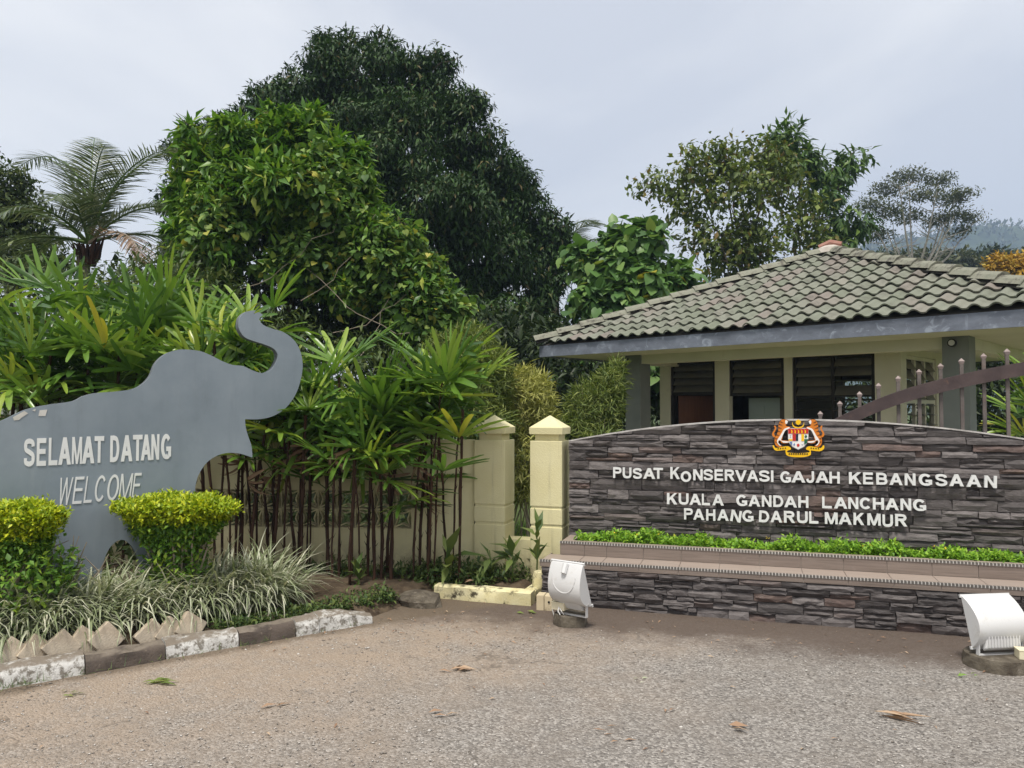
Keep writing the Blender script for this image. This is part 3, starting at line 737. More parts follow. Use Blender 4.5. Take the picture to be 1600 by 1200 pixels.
# letters: each one fitted to the width and height it has on the wall
def smooth_open(P, k=4):
    P = [np.array(p, float) for p in P]; out = []
    for i in range(len(P) - 1):
        p1, p2 = P[i], P[i + 1]; p0 = P[i - 1] if i else p1 * 2 - p2; p3 = P[i + 2] if i + 2 < len(P) else p2 * 2 - p1
        for q in range(k):
            t = q / k; out.append(.5 * ((2 * p1) + (-p0 + p2) * t + (2 * p0 - 5 * p1 + 4 * p2 - p3) * t * t + (-p0 + 3 * p1 - 3 * p2 + p3) * t ** 3))
    return out + [P[-1]]
def glyph(ch, tx, ty):
    """flat capital in the unit square as overlapping simple outlines (stems tx wide, bars ty high)"""
    hx, hy = tx / 2, ty / 2
    rc = lambda a, b_, c, d_: [(a, c), (b_, c), (b_, d_), (a, d_)]
    def st(P, sm=True):
        P = smooth_open(P) if sm else [np.array(p, float) for p in P]; L, Rr = [], []
        for i in range(len(P)):
            d = P[min(i + 1, len(P) - 1)] - P[max(i - 1, 0)]; d = d / max(np.hypot(*d), 1e-9); n_ = np.array([-d[1] * hx, d[0] * hy]); L.append(tuple(P[i] + n_)); Rr.append(tuple(P[i] - n_))
        return Rr + L[::-1]
    mir = lambda p: [(1 - x, y) for x, y in p][::-1]
    stem = rc(0, tx, 0, 1); a, b_ = hx, 1 - hx; lo, hi = hy, 1 - hy
    el = lambda a0, a1, n_=18: [(.5 + (.5 - hx) * math.cos(R(a0 + (a1 - a0) * i / n_)), .5 + (.5 - hy) * math.sin(R(a0 + (a1 - a0) * i / n_))) for i in range(n_ + 1)]
    bowl = lambda y0, y1, r: [(hx, y1), (.55 * r, y1), (.80 * r, y1 - .12 * (y1 - y0)), (r - hx, (y0 + y1) / 2), (.80 * r, y0 + .12 * (y1 - y0)), (.55 * r, y0), (hx, y0)]
    dg = tx * 1.12
    G = {'I': [rc(0, 1, 0, 1)], 'L': [stem, rc(tx, 1, 0, ty)], 'T': [rc(.5 - hx, .5 + hx, 0, 1 - ty), rc(0, 1, 1 - ty, 1)],
         'E': [stem, rc(tx, 1, 0, ty), rc(tx, .93, .5 - hy + .02, .5 + hy + .02), rc(tx, .98, 1 - ty, 1)],
         'H': [stem, mir(stem), rc(tx, 1 - tx, .5 - hy + .03, .5 + hy + .03)],
         'N': [stem, mir(stem), [(0, 1), (dg, 1), (1, 0), (1 - dg, 0)][::-1]],
         'A': [[(0, 0), (tx, 0), (.5 + hx * .95, 1), (.5 - hx * .95, 1)], [(1 - tx, 0), (1, 0), (.5 + hx * .95, 1), (.5 - hx * .95, 1)], rc(.22, .78, .22, .22 + ty)],
         'V': [[(0, 1), (.5 - hx * .95, 0), (.5 + hx * .95, 0), (tx, 1)], [(1, 1), (1 - tx, 1), (.5 - hx * .95, 0), (.5 + hx * .95, 0)][::-1]],
         'M': [rc(0, tx * .82, 0, 1), rc(1 - tx * .82, 1, 0, 1), [(0, 1), (.5 - tx * .36, 0), (.5 + tx * .36, 0), (tx * 1.1, 1)], [(1 - tx * 1.1, 1), (.5 - tx * .36, 0), (.5 + tx * .36, 0), (1, 1)]],
         'W': [[(0, 1), (.27 - tx * .36, 0), (.27 + tx * .36, 0), (tx * .74, 1)], [(.27 - tx * .36, 0), (.27 + tx * .36, 0), (.5 + tx * .36, 1), (.5 - tx * .36, 1)], [(.73 - tx * .36, 0), (.73 + tx * .36, 0), (.5 + tx * .36, 1), (.5 - tx * .36, 1)], [(1 - tx * .74, 1), (.73 - tx * .36, 0), (.73 + tx * .36, 0), (1, 1)]],
         'K': [stem, [(tx * .9, .30), (tx * .9, .58), (1 - tx * 1.25, 1), (.97, 1)], [(.34, .50), (1 - tx * 1.25, 0), (1, 0), (.36 + tx * .8, .66)]],
         'U': [st([(a, 1), (a, .6), (a, .34), (a + .10, .15), (.5, lo), (b_ - .10, .15), (b_, .34), (b_, .6), (b_, 1)])],
         'J': [st([(b_, 1), (b_, .6), (b_, .32), (b_ - .12, .14), (.47, lo), (a + .08, .15), (a, .33)])],
         'O': [st(el(80, 280), False), st(el(260, 460), False)], 'C': [st(el(38, 322), False)],
         'G': [st(el(40, 300), False), rc(1 - tx, 1, .10, .50), rc(.52, 1 - tx * .9, .50 - ty, .50), [(.60, 0.0), (.78, .03), (1 - tx * .2, .13), (1 - tx, .30), (.72, ty)]],
         'D': [stem, st([(hx, hi), (.45, hi), (.72, hi - .08), (b_, .5), (.72, lo + .08), (.45, lo), (hx, lo)])],
         'P': [stem, st(bowl(.42 + hy, hi, 1))], 'R': [stem, st(bowl(.44 + hy, hi, .95)), [(.38, .46), (1 - tx * 1.15, 0), (1, 0), (.70, .47)]],
         'B': [stem, st(bowl(.5, hi, .93)), st(bowl(lo, .5, 1))],
         'S': [st([(1 - hx * 1.1, .71), (.80, hi - .06), (.5, hi), (.20, hi - .05), (hx, .735), (.20, .60), (.5, .515), (.82, .41), (1 - hx, .27), (.80, lo + .06), (.5, lo), (.18, lo + .06), (hx * 1.05, .30)])]}
    return G[ch]
def letter(ch, x0, x1, z0, z1, yf, th, mat, parent, tx=.24, ty=.19, shear=0.0, rot=0.0, name='letter'):
    m = MB(); W_, H_ = x1 - x0, z1 - z0; cx, cz = (x0 + x1) / 2, (z0 + z1) / 2; c, s_ = math.cos(rot), math.sin(rot)
    for k, poly in enumerate(glyph(ch, tx, ty)):
        q = []
        for x, y in poly:
            X, Z = (x - .5) * W_ + shear * (y - .5) * H_, (y - .5) * H_; q.append((cx + X * c - Z * s_, cz + X * s_ + Z * c))
        ar = sum(q[i][0] * q[(i + 1) % len(q)][1] - q[(i + 1) % len(q)][0] * q[i][1] for i in range(len(q)))
        if ar < 0: q = q[::-1]
        m.prism_xz(q, yf - th - .0004 * k, yf - .0002 * k)
    return m.build(name, mat, parent)
LF = WAL - .042                        # back of the letters, just clear of the stones
def row(spec, vt0, vb0, ua, vt1, vb1, ub):
    for it in spec:
        ch, a, b2 = it[:3]; dv, rot, sc_ = (list(it[3:]) + [0, 0, 1][len(it) - 3:])
        f = ((a + b2) / 2 - ua) / (ub - ua); vt, vb = vt0 + (vt1 - vt0) * f + dv, vb0 + (vb1 - vb0) * f + dv
        if sc_ != 1: vt = vb - (vb - vt) * sc_
        x0, zt = SG.hit(a, vt, LF); x1, zb = SG.hit(b2, vb, LF)
        letter(ch, x0, x1, zb, zt, LF, .022, MAT['letter'], sign, .24 if ch not in 'IMJ' else {'I': 1, 'M': .23, 'J': .3}[ch], .19, 0, R(rot))
z6 = lambda x: 860 + x / 4.21
z7 = lambda x: 1180 + x / 3.81
L1 = [('P', z6(415), z6(470)), ('U', z6(478), z6(535)), ('S', z6(545), z6(603), .5), ('A', z6(612), z6(690)), ('T', z6(680), z6(742), -.5), ('K', z6(790), z6(852), -.8, 0, 1.08), ('O', z6(858), z6(927), 3.5, 0, .98),
      ('N', z6(940), z6(1003), .5), ('S', z6(1008), z6(1070)), ('E', z6(1080), z6(1137)), ('R', z6(1147), z6(1212)), ('V', z6(1215), z6(1292), .5), ('A', z6(1293), z6(1368)), ('S', z6(1372), z6(1442)), ('I', z6(1450), z6(1467)),
      ('G', z7(148), z7(213), .8), ('A', z7(215), z7(298)), ('J', z7(302), z7(350)), ('A', z7(358), z7(437), -.4), ('H', z7(440), z7(502), 0), ('K', z7(556), z7(630)), ('E', z7(640), z7(700)), ('B', z7(718), z7(785)), ('A', z7(797), z7(875)),
      ('N', z7(887), z7(952)), ('G', z7(970), z7(1050)), ('S', z7(1070), z7(1140)), ('A', z7(1153), z7(1238), -.5), ('A', z7(1255), z7(1342)), ('N', z7(1360), z7(1435), .8, -2)]
row(L1, 729.8, 746.6, 958, 742.2, 761.6, 1557)
L2 = [('K', z6(768), z6(835)), ('U', z6(845), z6(910)), ('A', z6(915), z6(992)), ('L', z6(997), z6(1050)), ('A', z6(1065), z6(1141)), ('G', z6(1222), z6(1295)), ('A', z6(1303), z6(1380)), ('N', z6(1390), z6(1454)), ('D', z6(1465), z6(1532)), ('A', z7(172), z7(248)), ('H', z7(255), z7(316)),
      ('L', z7(397), z7(455)), ('A', z7(468), z7(547)), ('N', z7(552), z7(612)), ('C', z7(620), z7(690)), ('H', z7(698), z7(765)), ('A', z7(773), z7(852)), ('N', z7(862), z7(926)), ('G', z7(936), z7(1015), .6)]
row(L2, 770, 787.6, 1042, 779.2, 798, 1447)
L3 = [('P', z6(880), z6(938)), ('A', z6(940), z6(1013)), ('H', z6(1025), z6(1086), .6), ('A', z6(1098), z6(1173)), ('N', z6(1187), z6(1256), 1.2, -9), ('G', z6(1262), z6(1336), .4), ('D', z6(1372), z6(1440), .6, -3), ('A', z6(1447), z6(1524)), ('R', z7(170), z7(236)), ('U', z7(248), z7(312)), ('L', z7(320), z7(375)),
      ('M', z7(413), z7(490)), ('A', z7(495), z7(573)), ('K', z7(583), z7(647)), ('M', z7(665), z7(745)), ('U', z7(755), z7(818), 1.5), ('R', z7(830), z7(902))]
row(L3, 793.6, 811.4, 1069, 803, 822.4, 1417)

# national crest
crest = bpy.data.objects.new('crest', None); link(crest, sign)
crest['label'] = 'painted metal crest with two tigers, striped shield, crescent and yellow ribbon'
EM = {}
for nm, c in dict(orange=(.62, .19, .02), white=(.80, .79, .76), yellow=(.85, .50, .01), red=(.50, .03, .025), black=(.015, .015, .018), navy=(.015, .025, .05), green=(.02, .12, .06), silver=(.45, .45, .46), blue=(.12, .22, .42)).items():
    EM[nm] = plain('crest_' + nm, (*c, 1), None, 4, .4)
EMY = LF + .010
def em(name, pts, col, layer, mirror=False, th=.004):
    """pts in pixels of the 1600x1200 crest close-up (1190..1310, 640..730)"""
    for mm in ((False, True) if mirror else (False,)):
        q = []
        for x, y in pts:
            if mm: x = 1520 - x
            q.append(SG.hit(1190 + x * .075, 640 + y * .075, EMY))
        area = sum(q[i][0] * q[(i + 1) % len(q)][1] - q[(i + 1) % len(q)][0] * q[i][1] for i in range(len(q)))
        if area < 0: q = q[::-1]
        y0 = EMY - .018 - layer * .003
        MB().prism_xz(q, y0 - .0025, EMY - .002 if layer == 0 else y0 + .0035).build(name, EM[col], crest)
def smooth_closed(pts, k=3):
    out = []; n = len(pts)
    for i in range(n):
        p0, p1, p2, p3 = [np.array(pts[(i + d) % n], float) for d in (-1, 0, 1, 2)]
        for s in range(k):
            t = s / k
            out.append(tuple(.5 * ((2 * p1) + (-p0 + p2) * t + (2 * p0 - 5 * p1 + 4 * p2 - p3) * t * t + (-p0 + 3 * p1 - 3 * p2 + p3) * t ** 3)))
    return out
tig = [(430, 205), (500, 210), (545, 235), (520, 300), (500, 335), (575, 355), (600, 385), (555, 430), (500, 415), (470, 470), (440, 520), (430, 600), (420, 640), (560, 650), (565, 690), (480, 705), (410, 690), (390, 650), (350, 660), (360, 720), (420, 750), (390, 780), (310, 760), (270, 690), (275, 590), (320, 500), (345, 420), (350, 320), (385, 240)]
em('tiger_backing', smooth_closed([(x + (x - 430) * .05, y + (y - 480) * .04) for x, y in tig], 2), 'black', 0, True)
em('tiger', smooth_closed(tig, 2), 'orange', 1, True)
em('tiger_belly', smooth_closed([(470, 400), (560, 365), (585, 385), (500, 425), (455, 500), (415, 590), (410, 645), (555, 660), (555, 685), (450, 685), (395, 640), (350, 640), (345, 690), (400, 745), (370, 745), (325, 690), (325, 630), (385, 540), (430, 460)], 2), 'white', 2, True)
em('tiger_face', [(500, 215), (545, 240), (530, 290), (500, 300), (485, 255)], 'white', 2, True)
for (a, b2) in (((360, 300), (440, 330)), ((350, 370), (425, 395)), ((330, 440), (400, 460)), ((300, 520), (370, 535)), ((285, 600), (335, 605)), ((390, 250), (455, 275)), ((285, 670), (320, 672))):
    em('stripe', [(a[0], a[1] - 9), (b2[0], b2[1]), (a[0], a[1] + 13)], 'black', 2, True)
em('tail', smooth_closed([(255, 340), (285, 335), (305, 380), (280, 450), (255, 500), (285, 550), (265, 575), (225, 545), (220, 490), (255, 430), (275, 385)], 2), 'orange', 1, True)
sh = [(550, 395), (970, 395), (965, 600), (940, 690), (880, 765), (760, 825), (640, 765), (575, 690), (555, 600)]
em('shield', [(545, 385), (975, 385), (972, 605), (948, 698), (886, 775), (760, 838), (634, 775), (567, 698), (548, 605)], 'silver', 0)
em('shield_face', sh, 'white', 1)
em('chief', [(552, 397), (968, 397), (967, 500), (553, 500)], 'red', 2)
for i in range(5):
    x = 600 + i * 70; em('dagger', [(x, 405), (x + 38, 440), (x + 36, 492), (x + 14, 492), (x + 14, 440)], 'yellow', 3)
em('band', [(640, 506), (708, 506), (708, 650), (640, 650)], 'red', 2); em('band', [(709, 506), (758, 506), (758, 650), (709, 650)], 'navy', 2)
em('band', [(822, 506), (880, 506), (880, 655), (822, 655)], 'yellow', 2)
em('band', [(884, 612), (962, 612), (940, 690), (884, 730)], 'green', 2); em('band', [(558, 612), (636, 612), (636, 655), (562, 640)], 'yellow', 2)
em('tree_mark', [(890, 555), (920, 520), (945, 555), (925, 590), (905, 590)], 'green', 2); em('tower_mark', [(578, 530), (612, 530), (600, 550), (610, 585), (582, 585), (592, 550)], 'silver', 2)
em('flower_mark', [(730, 720), (765, 705), (790, 735), (770, 770), (735, 765)], 'red', 2); em('blue_mark', [(655, 735), (680, 690), (695, 735), (675, 748)], 'blue', 2); em('grey_mark', [(815, 705), (845, 725), (870, 700), (850, 748)], 'silver', 2); em('blue_field', [(580, 668), (634, 668), (634, 752), (595, 705)], 'blue', 2)
cres = [(640, 250), (650, 310), (690, 350), (760, 368), (830, 350), (870, 310), (880, 250), (885, 300), (868, 350), (820, 385), (700, 385), (650, 350), (632, 300)]
em('crescent', cres, 'yellow', 1)
em('star', [(760 + (62 if i % 2 else 48) * math.cos(i * math.pi / 11), 260 + (62 if i % 2 else 48) * math.sin(i * math.pi / 11)) for i in range(22)], 'yellow', 2)
em('ribbon', smooth_closed([(225, 750), (255, 745), (290, 800), (420, 775), (540, 760), (600, 790), (605, 830), (540, 850), (540, 890), (760, 905), (980, 890), (985, 850), (925, 830), (930, 790), (990, 760), (1100, 775), (1230, 800), (1270, 745), (1300, 750), (1290, 820), (1200, 865), (1050, 850), (1020, 850), (1020, 940), (900, 980), (760, 988), (620, 980), (510, 940), (495, 850), (470, 840), (320, 855), (260, 825)], 2), 'yellow', 1)
for i in range(9): em('ribbon_mark', [(560 + i * 46, 905), (590 + i * 46, 905), (590 + i * 46, 935), (560 + i * 46, 935)], 'black', 2)
for i in range(4):
    em('ribbon_mark', [(330 + i * 50, 800 - i * 4), (355 + i * 50, 798 - i * 4), (355 + i * 50, 822 - i * 4), (330 + i * 50, 824 - i * 4)], 'black', 2, True)

# creeping groundcover in the planter
def planter_cover():
    n = 5200
    x = rng.uniform(XL + .21, XR - .05, n); y = RIS + .095 + (WAL - RIS - .12) * rng.random(n)
    hump = .05 + .045 * np.sin(x * 7) * np.sin(x * 3.1 + 1) + .03 * np.sin(x * 17 + 2)
    z = .42 + rng.random(n) * (.045 + .8 * np.maximum(hump, 0) * (y < RIS + .3) + .02)
    W = np.array([SG.w(a, b2, c) for a, b2, c in zip(x, y, z)])
    N = nrm(np.array([-.1, -.25, 1.0]) + rng.normal(size=(n, 3)) * .35)
    return sprays(W, N, 4, .036, T_BROAD, -.05, 1.0, .45, .35, .012)
tag(leafobj('groundcover', planter_cover(), MAT['creeper']), 'bright green creeping groundcover filling the planter below the sign letters', 'groundcover', kind='stuff')
P = np.array([SG.w(random.uniform(XL + .3, XR - .2), RIS + random.uniform(.12, .3), .54) for _ in range(16)])
tag(leafobj('yellow_flowers', sprays(P, np.tile([[0, -.3, 1.]], (16, 1)), 5, .018, T_BROAD, -.2, .9, .4, .2, .004), MAT['flower']), 'tiny yellow flowers dotted among the planter groundcover', 'flowers', kind='stuff')

# ================================================================== GATE POSTS AND YELLOW WALL
PF = Frame(-.354, 7.2, -18)
def gate_post(x0, label):
    t = thing('gate_post', label, 'gate post', PF.w(x0 + .15, .15, 0), PF.rz, 'yellow gate posts')
    MB().box(-.15, .15, -.15, .15, 0, .535).build('base', MAT['yellow'], t, bevel=.004)
    MB().box(-.142, .142, -.142, .142, .535, .56).build('groove', MAT['yellow'], t)
    for o in t.children: pass
    MB().box(-.15, .15, -.15, .15, .56, .70).build('band', MAT['yellow'], t, bevel=.005)
    MB().box(-.142, .142, -.142, .142, .70, .722).build('groove', MAT['yellow'], t)
    MB().box(-.15, .15, -.15, .15, .722, 1.315).build('shaft', MAT['yellow'], t, bevel=.005)
    MB().box(-.112, .112, -.112, .112, 1.315, 1.375).build('neck', MAT['yellow'], t)
    m = MB(); m.frustum(0, 0, .31, .31, 1.375, .315, .315, 1.435); m.frustum(0, 0, .315, .315, 1.4352, .012, .012, 1.545)
    m.build('cap', MAT['yellow'], t, bevel=.003)
    return t
gate_post(0, 'yellow square post with pyramid cap at the end of the vented wall')
gate_post(.545, 'yellow square post with pyramid cap touching the slate sign wall')
o = MB().box(.302, .543, .03, .2, 0, .41).build('low_sill_wall', MAT['yellow'], loc=PF.o, rot=(0, 0, PF.rz), bevel=.004)
tag(o, 'low yellow sill wall closing the gap between the two posts', 'wall')
WF = Frame(-.352, 7.235, -5)
yw = thing('boundary_wall', 'yellow rendered boundary wall with a band of star vent blocks behind the palms', 'wall', WF.o, WF.rz)
xv1 = WF.hit(643, 790)[0]; ZB0, ZB1, ZW = .475, .835, 1.315
nb = 30; bw = .182; xv0 = xv1 - nb * bw
MB().box(-6.4, -.003, 0, .11, 0, ZB0).build('lower_panel', MAT['yellow'], yw)
MB().box(-6.4, -.003, 0, .11, ZB1, ZW).build('upper_panel', MAT['yellow'], yw)
MB().box(xv1, -.003, .0, .11, ZB0 + .0005, ZB1 - .0005).build('end_panel', MAT['yellow'], yw)
MB().box(-6.4, xv0, .0, .11, ZB0 + .0005, ZB1 - .0005).build('end_panel', MAT['yellow'], yw)
def vent_mesh():
    m = MB(); s = bw; h = (ZB1 - ZB0) / 2; b = .0065
    def bar(a, c, y0=.02, y1=.09):
        a, c = Vector((a[0], 0, a[1])), Vector((c[0], 0, c[1])); d = (c - a).normalized(); q = Vector((-d.z, 0, d.x)) * b
        vs = [];
        for p in (a - q, c - q, c + q, a + q): vs += [(p.x, y0, p.z), (p.x, y1, p.z)]
        m.add(vs, [(0, 2, 4, 6), (7, 5, 3, 1), (0, 1, 3, 2), (2, 3, 5, 4), (4, 5, 7, 6), (6, 7, 1, 0)])
    e = .0008; m.box(e, s - e, .01, .10, e, .009); m.box(e, s - e, .01, .10, h - .009, h - e); m.box(e, .008, .0105, .0995, .0092, h - .0092); m.box(s - .008, s - e, .0105, .0995, .0092, h - .0092)
    c = (s / 2, h / 2)
    for k in range(4):        # pointed star: V shapes from corners to the middle of each side
        pass
    q = .30
    inner = [(s * .5, h * .24), (s * .76, h * .5), (s * .5, h * .76), (s * .24, h * .5)]
    cor = [(.012, .012), (s - .012, .012), (s - .012, h - .012), (.012, h - .012)]
    for i in range(4):
        bar(cor[i], inner[i], .020 + .001 * i, .090 - .001 * i); bar(cor[i], inner[(i - 1) % 4], .0255 + .001 * i, .0855 - .001 * i)
    return m.mesh('vent_block', MAT['yellow'])
vm = vent_mesh()
for i in range(nb):
    for j in range(2): mesh_obj('vent_block', vm, yw, (xv0 + i * bw, 0, ZB0 + j * (ZB1 - ZB0) / 2))

# ================================================================== ELEPHANT BOARD
ele = thing('elephant_sign', 'blue-grey cut-out elephant board with raised trunk and white welcome lettering', 'sign', EL.o, EL.rz)
OUT = [(-150, 720), (-95, 680), (-40, 668), (0, 658), (20, 649), (43, 639), (77, 632), (113, 627), (130, 619), (150, 614), (177, 612), (207, 608), (223, 600), (235, 587), (243, 568), (256, 555), (270, 548.5), (284, 546), (310, 548), (327, 554), (347, 564), (363, 570), (380, 572), (393, 578), (410, 583), (423, 578), (431, 567), (434, 555), (428, 545), (413, 538), (397, 533), (383, 527), (375.5, 518), (373, 508), (375, 496), (383, 488), (392, 485.5), (400, 485), 's', (396, 491), 's', (404, 488), (411, 492), 's', (405, 499), (412, 508), (427, 514), (443, 519), (459, 531), (469, 548), (473, 570), (470, 593), (462, 616), (447, 637), (427, 650), (405, 655), (383, 655), 's', (384, 668), (388, 682), (393, 697), (394.5, 715), 's', (383, 711), (370, 708), (353, 708), (337, 713), (323, 723), (313, 737), (307, 752), (305, 775), (310, 850), (316, 950), 's', (226, 985), 's', (222, 905), (214, 868), (198, 846), (182, 846), (166, 866), (158, 905), (156, 1000), 's', (-120, 1090), 's']
def catmull(seq, k=4):
    P, sharp = [], []
    for q in seq:
        if q == 's': sharp[-1] = True
        else: P.append(np.array(q, float)); sharp.append(False)
    n = len(P); out = []
    for i in range(n):
        p1, p2 = P[i], P[(i + 1) % n]
        p0 = P[i - 1] if not sharp[i] else p1 - (p2 - p1) * .3
        p3 = P[(i + 2) % n] if not sharp[(i + 1) % n] else p2 + (p2 - p1) * .3
        for s in range(k):
            t = s / k
            out.append(.5 * ((2 * p1) + (-p0 + p2) * t + (2 * p0 - 5 * p1 + 4 * p2 - p3) * t * t + (-p0 + 3 * p1 - 3 * p2 + p3) * t ** 3))
    return out
pl = [EL.hit(u, v, 0) for u, v in catmull(OUT)]
pl = [(x, max(z, .0)) for x, z in pl]
if sum(pl[i][0] * pl[(i + 1) % len(pl)][1] - pl[(i + 1) % len(pl)][0] * pl[i][1] for i in range(len(pl))) < 0: pl = pl[::-1]
m = MB().prism_xz(pl, 0, .012); face = m.build('painted_face', MAT['elephant'], ele)
m = MB().prism_xz([(x, z) for x, z in pl], .0125, .085); m.build('edge_band', MAT['elephant_edge'], ele)
def elet(txt, boxes, v, bold, shear, name):
    for ch, (a, b2, va, vb) in zip(txt, boxes):
        x0, zt = EL.hit(a, va, -.003); x1, zb = EL.hit(b2, vb, -.003)
        letter(ch, x0, x1, zb, zt, -.0015, .003, MAT['vinyl'], ele, bold * (.8 if ch in 'MW' else 1), bold * .62, shear, R(v), name)
e1 = [(112, 163), (172, 217), (228, 270), (273, 334), (337, 385), (384, 444), (442, 488), (516, 560), (566, 622), (622, 668), (660, 710), (709, 747), (754, 803)]
bx = []
for a, b2 in e1:
    f = ((a + b2) / 2 - 137) / (777 - 137); g_ = (b2 - a) * .035; bx.append(((a + g_) / 3, (b2 - g_) / 3, 440 + (736 - 22 * f) / 3, 440 + (866 - 34 * f) / 3))
elet('SELAMATDATANG', bx, 0, .29, 0, 'letter')
e2 = [(277, 335), (347, 388), (400, 435), (447, 494), (505, 556), (563, 617), (625, 657)]
bx = []
for a, b2 in e2:
    f = ((a + b2) / 2 - 305) / (640 - 305); bx.append((a / 3, b2 / 3, 440 + (920 - 22 * f) / 3, 440 + (1046 - 32 * f) / 3))
elet('WELCOME', bx, 0, .17, .10, 'letter')
for pts in ([(20, 652), (38, 642), (44, 646), (33, 653), (30, 656), (22, 657)], [(62, 641), (74, 640), (71, 650), (60, 650)], [(50, 641), (56, 639), (55, 643)]):
    q = [EL.hit(u, v, -.002) for u, v in pts]
    if sum(q[i][0] * q[(i + 1) % len(q)][1] - q[(i + 1) % len(q)][0] * q[i][1] for i in range(len(q))) < 0: q = q[::-1]
    MB().prism_xz(q, -.003, -.0008).build('peeled_patch', MAT['peel'], ele)

# ================================================================== GUARDHOUSE
gh = thing('guardhouse', 'cream guardhouse with grey-green tiled hip roof behind the slate sign', 'building', BD.o, BD.rz)
LX, LY, AX, AY = 7.4, 7.0, 3.5, 3.5
ZE0, ZA = 2.70, 4.26
def zroof(y): return ZE0 + (ZA - ZE0) * y / AY
# deck under the tiles (four slopes) and soffit
m = MB(); d = -.03
m.add([(0, 0, ZE0 + d), (LX, 0, ZE0 + d), (LX, LY, ZE0 + d), (0, LY, ZE0 + d), (AX, AY, ZA + d)], [(0, 1, 4), (1, 2, 4), (2, 3, 4), (3, 0, 4)])
m.build('roof_deck', MAT['roof_dark'], gh)
MB().box(.03, LX - .03, .03, LY - .03, 2.505, 2.53).build('soffit', MAT['soffit'], gh)
for (a, b2, c, e) in ((0, LX, 0, .026), (0, LX, LY - .026, LY), (0, .026, .0265, LY - .0265), (LX - .026, LX, .0265, LY - .0265)):
    MB().box(a, b2, c, e, 2.48, 2.665).build('fascia_board', MAT['fascia'], gh)
SL = math.hypot(AY, ZA - ZE0); ang = math.atan2(ZA - ZE0, AY); NR = 12; G = SL / NR; PW = .205
def tile_mesh(wide):
    nx = 13; m = MB(); vs, fs = [], []
    Lt = G + .05
    for j, (y, lift) in enumerate(((-.03, .052), (Lt * .5, .03), (Lt, .008))):
        for i in range(nx):
            x = wide * i / (nx - 1) * 1.03; q_ = i / (nx - 1); wv = .040 * math.sin(math.pi * q_ / .66) - .016 if q_ < .66 else -.016 - .006 * math.sin(math.pi * (q_ - .66) / .34); vs.append((x, y, lift + wv))
    for j in range(2):
        for i in range(nx - 1): a = j * nx + i; fs.append((a, a + 1, a + nx + 1, a + nx))
    n0 = len(vs)
    for i in range(nx): vs.append((vs[i][0], vs[i][1] + .004, vs[i][2] - .02))
    for i in range(nx - 1): fs.append((i + 1, i, n0 + i, n0 + i + 1))
    m.add(vs, fs); return m.mesh('roof_tile', MAT['rooftile'], smooth=True)
tm = tile_mesh(PW)
random.seed(5)
for k in range(NR):
    y0 = AY * k / NR; ym = AY * (k + .45) / NR
    xl, xr = AX * ym / AY, LX - (LX - AX) * ym / AY
    i0 = int(math.floor(xl / PW)); i1 = int(math.ceil(xr / PW))
    for i in range(i0, i1):
        x = i * PW
        if x < xl - .10 or x + PW > xr + .10: continue
        mesh_obj('roof_tile', tm, gh, (x + random.uniform(-.006, .006), y0 - .005 + random.uniform(-.008, .008), zroof(y0) + random.uniform(-.003, .006)), (ang + random.uniform(-.012, .012), random.uniform(-.012, .012), random.uniform(-.014, .014)))
# tiles of the three other slopes as corrugated courses (one joined part)
def other_slope(A, B, C):
    A, B, C = Vector(A), Vector(B), Vector(C); ex = (B - A).normalized(); L = (B - A).length
    foot = A + ex * (C - A).dot(ex); up = C - foot; H = up.length; up.normalize(); nn = ex.cross(up)
    if nn.z < 0: nn = -nn
    xc = (C - A).dot(ex); Vs, Fs = [], []; rows = NR
    for k in range(rows):
        t0, t1 = H * k / rows - .03, H * (k + 1) / rows + .02; tm_ = max(0, (k + .5) / rows)
        xa, xb = xc * tm_, L - (L - xc) * tm_; n = max(2, int((xb - xa) / .051))
        base = len(Vs)
        for (t, lift) in ((t0, .03), (t0, .052), (t1, .008)):
            for i in range(n + 1):
                x = xa + (xb - xa) * i / n; wv = .026 * math.cos(2 * math.pi * x / PW); Vs.append(A + ex * x + up * t + nn * (lift + wv))
        for r in range(2):
            for i in range(n): a = base + r * (n + 1) + i; Fs.append((a, a + 1, a + n + 2, a + n + 1))
    o = MB().add(Vs, Fs).build('far_slope_tiles', MAT['rooftile'], gh); o['kind'] = 'stuff'
ap = (AX, AY, ZA)
other_slope((LX, 0, ZE0), (LX, LY, ZE0), ap); other_slope((LX, LY, ZE0), (0, LY, ZE0), ap); other_slope((0, LY, ZE0), (0, 0, ZE0), ap)
def hip_caps(A, B):
    A, B = Vector(A), Vector(B); D = (B - A); L = D.length; D.normalize(); S = D.cross(Vector((0, 0, 1))).normalized(); U = S.cross(D)
    n = int(L / .40); g = L / n
    MB().add([A + S * s + U * q + D * l for l in (0, L) for s, q in ((-.10, .0), (0, .075), (.10, .0))], [(0, 1, 4, 3), (1, 2, 5, 4)]).build('hip_mortar', MAT['roof_dark'], gh)
    for i in range(n):
        vs, fs = [], []
        l0, l1 = i * g - .02, (i + 1) * g + .03
        for (l, up) in ((l0, .045), (l1, .006)):
            for s, q in ((-.125, .012), (-.085, .068), (-.03, .105), (.03, .105), (.085, .068), (.125, .012)):
                vs.append(A + D * l + S * s * (1 + random.uniform(-.04, .04)) + U * (q + up))
        for j in range(5): fs.append((j, j + 1, j + 7, j + 6))
        n0 = len(vs)
        for j in range(6): vs.append(vs[j] - U * .03)
        for j in range(5): fs.append((j + 1, j, n0 + j, n0 + j + 1))
        MB().add(vs, fs).build('hip_cap', MAT['hipcap'], gh)
hip_caps((-.03, -.03, ZE0), ap); hip_caps((LX + .03, -.03, ZE0), ap); hip_caps((0, LY, ZE0), ap); hip_caps((LX, LY, ZE0), ap)
